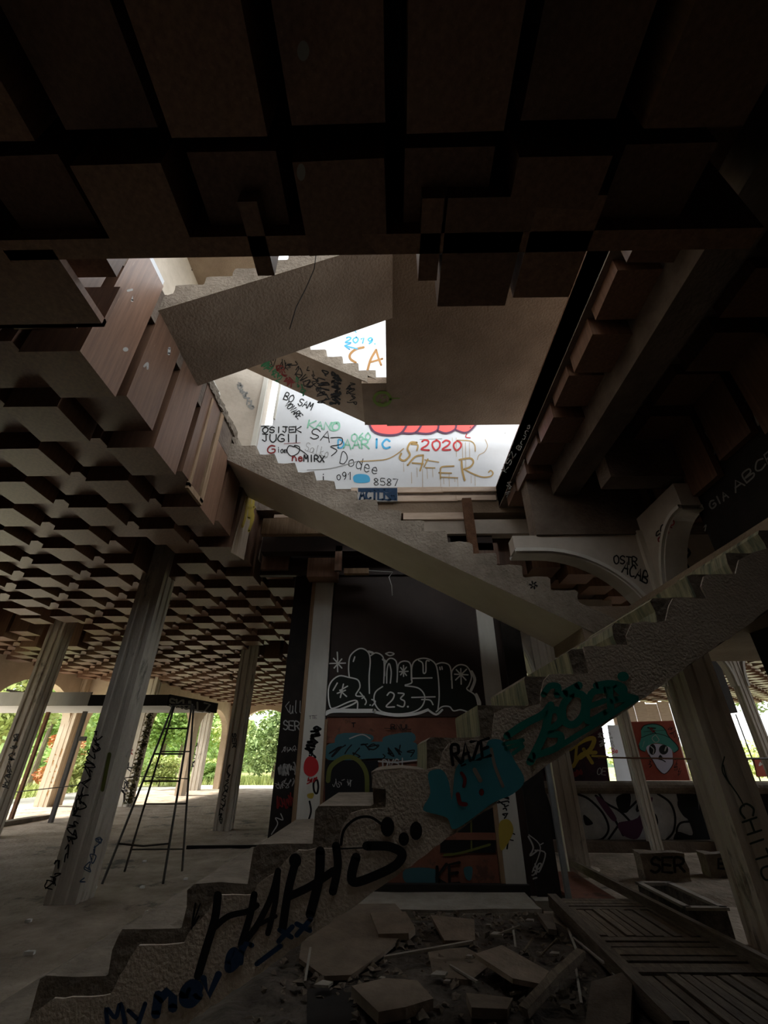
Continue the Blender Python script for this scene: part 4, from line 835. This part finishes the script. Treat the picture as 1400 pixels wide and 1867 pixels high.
# ================================================================== LADDER
ldr = tag(empty('step_ladder', (-3.8, 8.4, 0)), 'tall black metal step ladder standing on the dusty floor', 'ladder')
fA, fB, rA, rB = [on(u, v, PZ(0)) for u, v in ((186, 1612), (297, 1612), (227, 1589), (332, 1588))]
tA, tB = on(316, 1285, PY(8.38)), on(350, 1285, PY(8.38)); tA2, tB2 = on(318, 1287, PY(8.42)), on(353, 1287, PY(8.42))
for p, q in ((fA, tA), (fB, tB), (rA, tA2), (rB, tB2)): MB().tube([p, q], .018, 6).build('leg', M_metal, ldr)
def lp(p, q, t): return p+(q-p)*t
for tt in (.19, .52, .68, .84): MB().tube([lp(fA, tA, tt), lp(fA, tA, tt)*.5+lp(fB, tB, tt)*.5-Vector((0, 0, .03 if tt < .2 else 0)), lp(fB, tB, tt)], .014, 6).build('rung', M_metal, ldr)
for tt in (.12, .38, .70): MB().tube([lp(rA, tA2, tt), lp(rB, tB2, tt)], .012, 6).build('brace', M_metal, ldr)
beam('top_step', M_metal, tA, tB, .10, .03, ldr)
# ================================================================== CANOPY (mezzanine roof of a bar) WITH POSTS
cn = tag(empty('canopy', (-9, 14, 0)), 'flat white canopy slab with dark fascia on thin posts, behind the left columns', 'canopy')
yc0, yc1 = 12.8, 15.1
n0_ = on(305, 1286, PY(yc0)); n1_ = on(388, 1299, PY(yc1)); zl = n0_.z; xm = on(163, 1280, PY(yc0)).x
pl4 = [(-13, yc0), (n0_.x, yc0), (n1_.x, yc1), (-13, yc1)]
MB().prism(pl4, zl, zl+.08, 0, 'z').build('slab', M_white, cn)
box('fascia', M_post, -13, xm, yc0-.03, yc0+.02, zl-.01, on(100, 1262, PY(yc0)).z, cn)
zt_ = on(250, 1267, PY(yc0)).z
box('fascia', M_dark, xm, n0_.x, yc0-.04, yc0+.02, zl-.01, zt_, cn)
d_ = Vector((n1_.x+.1-n0_.x, yc1-yc0, 0)).normalized(); pn_ = Vector((d_.y, -d_.x, 0))
beam('fascia', M_dark, (n0_.x, yc0, (zl+zt_)/2), (n1_.x+.1, yc1, (zl+zt_)/2), .06, zt_-zl+.02, cn)
t = Tag((Vector((n0_.x, yc0, 0))+pn_*.034, pn_)); t.text('SKULLZ', (308, 1288), (384, 1299), (0, -15), 3.5).build('graffiti', K_grey, cn)
for (ub, vb, m, w_) in ((92, 1500, M_metal, .10), (28, 1470, M_rust, .09)):
    p = on(ub, vb, PZ(0)); 
    if p.y > 15: p = on(ub, vb, PY(14.8)); p.z = 0
    box('post', m, p.x-w_/2, p.x+w_/2, p.y-w_/2, p.y+w_/2, 0, zl+.05, cn)
p = on(92, 1500, PZ(0)); box('bracket', M_metal, p.x, p.x+.28, p.y-.04, p.y+.04, 2.02, 2.14, cn)
tag(MB().tube([on(20, 1445, PY(13.4)), on(140, 1432, PY(13.4)), on(250, 1415, PY(13.4)), on(345, 1420, PY(13.4))], .012, 5).build('slack_cable', M_metal), 'slack dark cable strung between the left columns', 'cable')
tag(MB().box(-10.5, -9.9, 13.0, 13.4, zl+.08, zl+.42).build('crate', M_dark), 'dark crate left on top of the canopy', 'crate')
tag(beam('timber', M_woodd, (-11.5, 13.6, zl+.50), (-9.0, 13.7, zl+.12), .07, .07), 'dark timber lying across the canopy top', 'timber')
# ================================================================== RUBBLE
v = []; f = []; nx, ny = 60, 44
for j in range(ny+1):
    for i in range(nx+1):
        x = -1.5+3.4*i/nx; y = 3.95+2.6*j/ny
        e = min(1, i/6, (nx-i)/4, (ny-j)/5, j/5)
        z = .05*e+nz(x, y, 2.2, .06)*e+nz(x, y, 7, .03)*e-.03*(1-e)
        v.append((x, y, z))
for j in range(ny):
    for i in range(nx): q = j*(nx+1)+i; f.append((q, q+1, q+nx+2, q+nx+1))
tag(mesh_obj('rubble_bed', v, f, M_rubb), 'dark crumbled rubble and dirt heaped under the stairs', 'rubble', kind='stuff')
def shard(pts, z, m, label, grp, th=.03, tilt=(0, 0), seed=0):
    rr = random.Random(seed); P = [on(u, v, PZ(z)) for u, v in pts]; c = sum(P, Vector())/len(P)
    q = [(p.x-c.x, p.y-c.y) for p in P]
    mb = MB(); mb.prism(q, -th/2, th/2, 0, 'z'); o = mb.build('broken_slab', m); o.location = c; o.rotation_euler = (tilt[0], tilt[1], 0)
    tag(o, label, 'slab', grp); return o
G1 = 'broken board pieces under the stairs'; LB = 'broken flat board piece lying in the rubble'
shard([(560, 1660), (720, 1655), (755, 1690), (700, 1735), (640, 1775), (590, 1778), (545, 1750)], .10, M_tile, 'largest broken board, wide and dusty, under the lowest flight', None, .03, (.03, .02))
shard([(675, 1670), (740, 1672), (757, 1698), (745, 1706), (690, 1704)], .13, M_tile, LB, G1, .05, (.05, -.05))
shard([(785, 1678), (865, 1684), (866, 1712), (810, 1712)], .11, M_tile, LB, G1, .03, (.1, 0))
shard([(866, 1755), (915, 1730), (1000, 1765), (985, 1792), (935, 1790)], .16, M_tile, LB, G1, .03, (.02, .12))
shard([(640, 1815), (700, 1800), (760, 1800), (790, 1825), (740, 1840), (690, 1850)], .12, M_tile, LB, G1, .06, (.1, .05))
shard([(560, 1810), (655, 1800), (640, 1867), (560, 1880)], .06, M_dark, 'black flat panel lying face down in the rubble', None, .02, (.02, .03))
shard([(850, 1820), (935, 1815), (925, 1850), (860, 1860)], .09, M_tile, LB, G1, .05, (-.1, .1))
shard([(1080, 1800), (1160, 1790), (1150, 1867), (1060, 1880)], .10, M_tile, LB, G1, .04, (.05, -.1))
shard([(980, 1672), (1005, 1665), (1015, 1700), (1000, 1702)], .12, M_tile, LB, G1, .04, (0, .15))
shard([(780, 1740), (850, 1735), (900, 1760), (860, 1790), (790, 1785)], .07, M_tile, LB, G1, .04, (.03, .0))
def stick(p, q, za, zb, r, m, label, grp): tag(beam('stick', m, on(*p, PZ(za)), on(*q, PZ(zb)), r, r*.7), label, 'stick', grp)
stick((700, 1746), (862, 1717), .14, .20, .028, M_paleb, 'long pale stick lying across the rubble', None)
stick((1008, 1785), (1060, 1738), .16, .22, .07, M_woodd, 'thick short timber leaning by the deck edge', None)
stick((955, 1845), (1010, 1785), .10, .18, .07, M_woodd, 'dark timber end sticking from the rubble near the deck', None)
G2 = 'thin sticks in the rubble'; L2 = 'thin splintered stick lying in the rubble'
for p, q, za, zb in (((902, 1706), (948, 1688), .12, .2), ((935, 1690), (940, 1728), .12, .15), ((955, 1735), (972, 1710), .1, .16), ((988, 1740), (1016, 1712), .1, .2), ((1035, 1693), (1052, 1735), .1, .2), ((1045, 1710), (1100, 1755), .15, .2), ((1046, 1740), (1060, 1830), .08, .12), ((556, 1790), (566, 1728), .08, .2), ((930, 1812), (960, 1806), .1, .1), ((1115, 1775), (1135, 1790), .15, .12), ((820, 1760), (870, 1790), .1, .1), ((690, 1790), (730, 1830), .1, .1)):
    stick(p, q, za, zb, .018, M_paleb if R.random() < .6 else M_woodd, L2, G2)
M_rubc = mat('rubble_chip', (.09, .07, .052), (.20, .16, .12), 9, .95)
# small chips, uncountable
ch = MB(); rr = random.Random(12)
for k in range(520):
    x = rr.uniform(-1.0, 1.70); y = rr.uniform(4.1, 6.6); s = rr.uniform(.012, .05); c = Vector((x, y, .07)); n0 = len(ch.v)
    Rm = Matrix.Rotation(rr.uniform(0, 6.28), 3, 'Z') @ Matrix.Rotation(rr.gauss(0, .5), 3, 'X')
    pts = [(-1, -.6, 0), (.9, -.7, 0), (1.1, .4, 0), (-.4, .8, 0), (-.5, -.3, .5), (.5, -.3, .7), (.3, .4, .5)]
    ch.v += [c+Rm @ (Vector((p[0]*rr.uniform(.6, 1.2), p[1]*rr.uniform(.6, 1.2), p[2]*rr.uniform(.4, 1.2)))*s) for p in pts]
    for f_ in ((3, 2, 1, 0), (0, 1, 5, 4), (1, 2, 6, 5), (2, 3, 6), (3, 0, 4), (3, 4, 6), (4, 5, 6)): ch.f.append(tuple(n0+q for q in f_)); ch.m.append(0)
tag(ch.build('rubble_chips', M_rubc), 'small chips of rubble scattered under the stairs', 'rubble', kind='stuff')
G3 = 'pale scraps on the rubble'
for k, (u, v) in enumerate(((696, 1780), (702, 1788), (800, 1772), (815, 1785), (965, 1675), (905, 1700), (855, 1740), (1010, 1735), (590, 1790), (890, 1684))):
    p = on(u, v, PZ(.14)); mb = MB(); s = .03+.02*(k % 3)
    mb.prism([(p.x-s, p.y-s*.4), (p.x+s*.6, p.y-s*.6), (p.x+s, p.y+s*.3), (p.x-s*.2, p.y+s*.7)], .12, .135, 0, 'z'); tag(mb.build('paper_scrap', M_paleb), 'small pale scrap lying on the rubble', 'scrap', G3)
G4 = 'white litter on the floor'
for k, (u, v) in enumerate(((53, 1677), (270, 1661), (260, 1616), (173, 1617), (339, 1601), (135, 1790), (58, 1735), (264, 1569), (52, 1735))):
    p = on(u, v, PZ(.02)); mb = MB(); mb.prism([(p.x-.03, p.y-.02), (p.x+.03, p.y-.015), (p.x+.025, p.y+.02), (p.x-.02, p.y+.025)], .0, .025, 0, 'z'); tag(mb.build('litter', K_white), 'scrap of white litter on the dusty floor', 'litter', G4)
tag(beam('kerb_shade', M_dark, on(340, 1546, PZ(0)), on(560, 1544, PZ(0)), .05, .08), 'dark strip painting the shaded kerb edge behind the ladder', 'strip')  # black strip stands in for the shade along the kerb riser
mb = MB(); p0 = on(0, 1520, PZ(0)); p1 = on(75, 1500, PZ(0)); p2 = on(90, 1490, PZ(0))
tag(beam('kerb', M_bare, p0+Vector((-1, -1, .04)), p2, .3, .16), 'low broken kerb on the floor by the canopy posts', 'kerb')
# ================================================================== TREES AND BUSHES OUTSIDE
def leaves(mb, c, rx, ry, rz, n, s0, rr):
    for k in range(n):
        while True:
            p = Vector((rr.uniform(-1, 1), rr.uniform(-1, 1), rr.uniform(-1, 1)))
            if .25 < p.length < 1: break
        q = Vector((c[0]+p.x*rx, c[1]+p.y*ry, c[2]+p.z*rz)); s = s0*rr.uniform(.6, 1.4)
        a = Vector((rr.gauss(0, 1), rr.gauss(0, 1), rr.gauss(0, .6))).normalized(); b = a.cross(Vector((rr.gauss(0, 1), rr.gauss(0, 1), rr.gauss(0, 1)))).normalized()
        mb.v += [q-a*s, q-b*s*.45, q+a*s, q+b*s*.45]; n0 = len(mb.v)-4; mb.f.append((n0, n0+1, n0+2, n0+3)); mb.m.append(0)
def tree(x, y, h, r, m, label, n=5200, trunk=.16, name='tree', s=.17, low=.35, cat='tree', group=None):
    rr = random.Random(int(x*31+y*17)); e = tag(empty(name, (x, y, 0)), label, cat, group)
    MB().tube([(x, y, -.2), (x+.05*h*.3, y, h*.4), (x+rr.uniform(-.3, .3), y, h*.8)], [trunk, trunk*.75, trunk*.3], 8).build('trunk', M_bark, e)
    mb = MB(); K = 9
    for k in range(K):
        a = rr.uniform(0, 6.28); q = rr.uniform(.1, .75); z = h*(low+(1-low)*rr.uniform(.05, .95))
        leaves(mb, (x+math.cos(a)*r*q, y+math.sin(a)*r*q, z), r*.5, r*.5, h*.16, n//K, s, rr)
    mesh_obj('foliage', mb.v, mb.f, m, e)
    return e
def bush(x, y, h, r, m, label, n=900, group=None): return tree(x, y, h, r, m, label, n*2, .05, 'bush', .13, .12, 'bush', group)
tree(-18.5, 22, 7, 2.6, M_leafl, 'pale airy tree seen through the left arch', 5200)
tree(-21, 29, 8, 3.2, M_leaf, 'green tree behind the red shrub beyond the canopy', 5600)
tree(-16.5, 35, 7, 3.0, M_leaf, 'broad green tree beyond the ladder', 6400, s=.16)
tree(-12.5, 40, 8, 3.4, M_leafl, 'light green tree beyond the back arch', 6400, s=.18)
tree(-8.5, 36, 9, 2.8, M_leafd, 'dark pine with bare lower branches at the back arch', 5200, .22, s=.16, low=.15)
tree(-25, 38, 9, 4, M_leafl, 'tall pale tree far behind the left arcade', 5200, s=.2)
tree(-5.5, 42, 8, 3.2, M_leaf, 'green tree far behind the back arch', 5200, s=.2)
tree(-20, 46, 9, 5, M_leaf, 'wide distant tree beyond the outer column with ivy', 5200, s=.25)
tree(-30, 30, 9, 4, M_leaf, 'large leafy tree at the far left of the garden', 4800, s=.2)
bush(-17.2, 25.5, 2.6, 1.3, M_leafr, 'reddish orange shrub outside behind the rusty post', 1100)
for k, (x, y, h, r, m) in enumerate(((-16.2, 20, 1.6, 1.4, M_leaf), (-15.0, 22.9, 1.8, 1.0, M_leafl), (-15.5, 28, 1.7, 1.4, M_leaf), (-14.9, 32.2, 1.6, 1.3, M_leafl), (-13.4, 35.6, 1.3, 1.1, M_leaf), (-17.5, 31, 2.6, 1.8, M_leaf), (-14, 38.8, 1.4, 1.6, M_leafl), (-18, 17, 2.2, 1.6, M_leafl), (-22, 24.4, 3.0, 2.0, M_leafl), (-6.8, 34.5, .9, 1.0, M_leafd))):
    bush(x, y, h, r, m, 'leafy green bush growing outside the left arcade', 900, 'bushes outside the arcade')
for k, (x, y, h, r) in enumerate(((22, 36, 2.6, 2.0), (26, 35, 2.8, 2.2), (17, 36, 2.2, 1.8), (31, 38, 3.2, 2.4), (27.5, 29, 2.4, 1.5))):
    bush(x, y, h, r, M_leafl, 'sunlit bush beyond the parapet under the open sky', 900, 'bushes beyond the parapet')
tree(23.5, 31.5, 6.6, 3.0, M_leafd, 'tree whose drooping branches hang at the top right opening', 1500, .12, low=.72)
hl = MB(); 
for k in range(24):
    x = 10+k*6
    hl.v += [(x, 90, -.3), (x, 90, 1.0+1.0*math.sin(k*.6))]
for k in range(23): hl.f.append((2*k, 2*k+2, 2*k+3, 2*k+1)); hl.m.append(0)
n0 = len(hl.v)
for k in range(24): hl.v += [(10+k*6, 110, -.3)]
for k in range(23): hl.f.append((2*k+1, 2*k+3, n0+k+1, n0+k)); hl.m.append(0)
struct(hl.build('hills', M_hill))
# meadow grass outside the arcade
gm = MB(); rr = random.Random(5)
for k in range(9000):
    if k % 2: x = rr.uniform(-22, -16.6); y = rr.uniform(12, 40)
    else: x = rr.uniform(-16, -3); y = rr.uniform(33.2, 44)
    h = rr.uniform(.15, .5); a = rr.uniform(0, 6.28); dx, dy = math.cos(a)*.03, math.sin(a)*.03
    n0 = len(gm.v); gm.v += [(x-dx, y-dy, -.08), (x+dx, y+dy, -.08), (x+rr.gauss(0, .1), y+rr.gauss(0, .1), h)]; gm.f.append((n0, n0+1, n0+2)); gm.m.append(0)
tag(gm.build('meadow_grass', M_leafl), 'long bright grass growing outside the arcade', 'grass', kind='stuff')

# wooded bank closing the view behind the garden on the left
bk = MB(); K = 40
for k in range(K+1):
    t_ = k/K; x = -62+66*t_; y = 18+44*min(1, t_*1.5); h = 6+2.2*math.sin(k*1.3)+1.4*math.sin(k*3.1)
    bk.v += [(x, y, -.3), (x-2, y+5, h), (x-4, y+14, h*.6)]
for k in range(K):
    a = 3*k
    bk.f += [(a, a+3, a+4, a+1), (a+1, a+4, a+5, a+2)]; bk.m += [0, 0]
M_bank = mat('wooded_bank', (.14, .22, .06), (.38, .44, .17), 1.1, .95, 1.0, 3, detail=10)
struct(bk.build('wooded_bank', M_bank))
lb = MB(); rr = random.Random(77)
for k in range(K*2):
    t_ = rr.random(); x = -62+66*t_; y = 18+44*min(1, t_*1.5); leaves(lb, (x-1, y+2+rr.uniform(-2, 2), rr.uniform(.5, 6)), 2.6, 2.2, 1.8, 150, .34, rr)
tag(mesh_obj('bank_foliage', lb.v, lb.f, M_leaf), 'mass of leafy undergrowth on the bank behind the garden', 'foliage', kind='stuff')
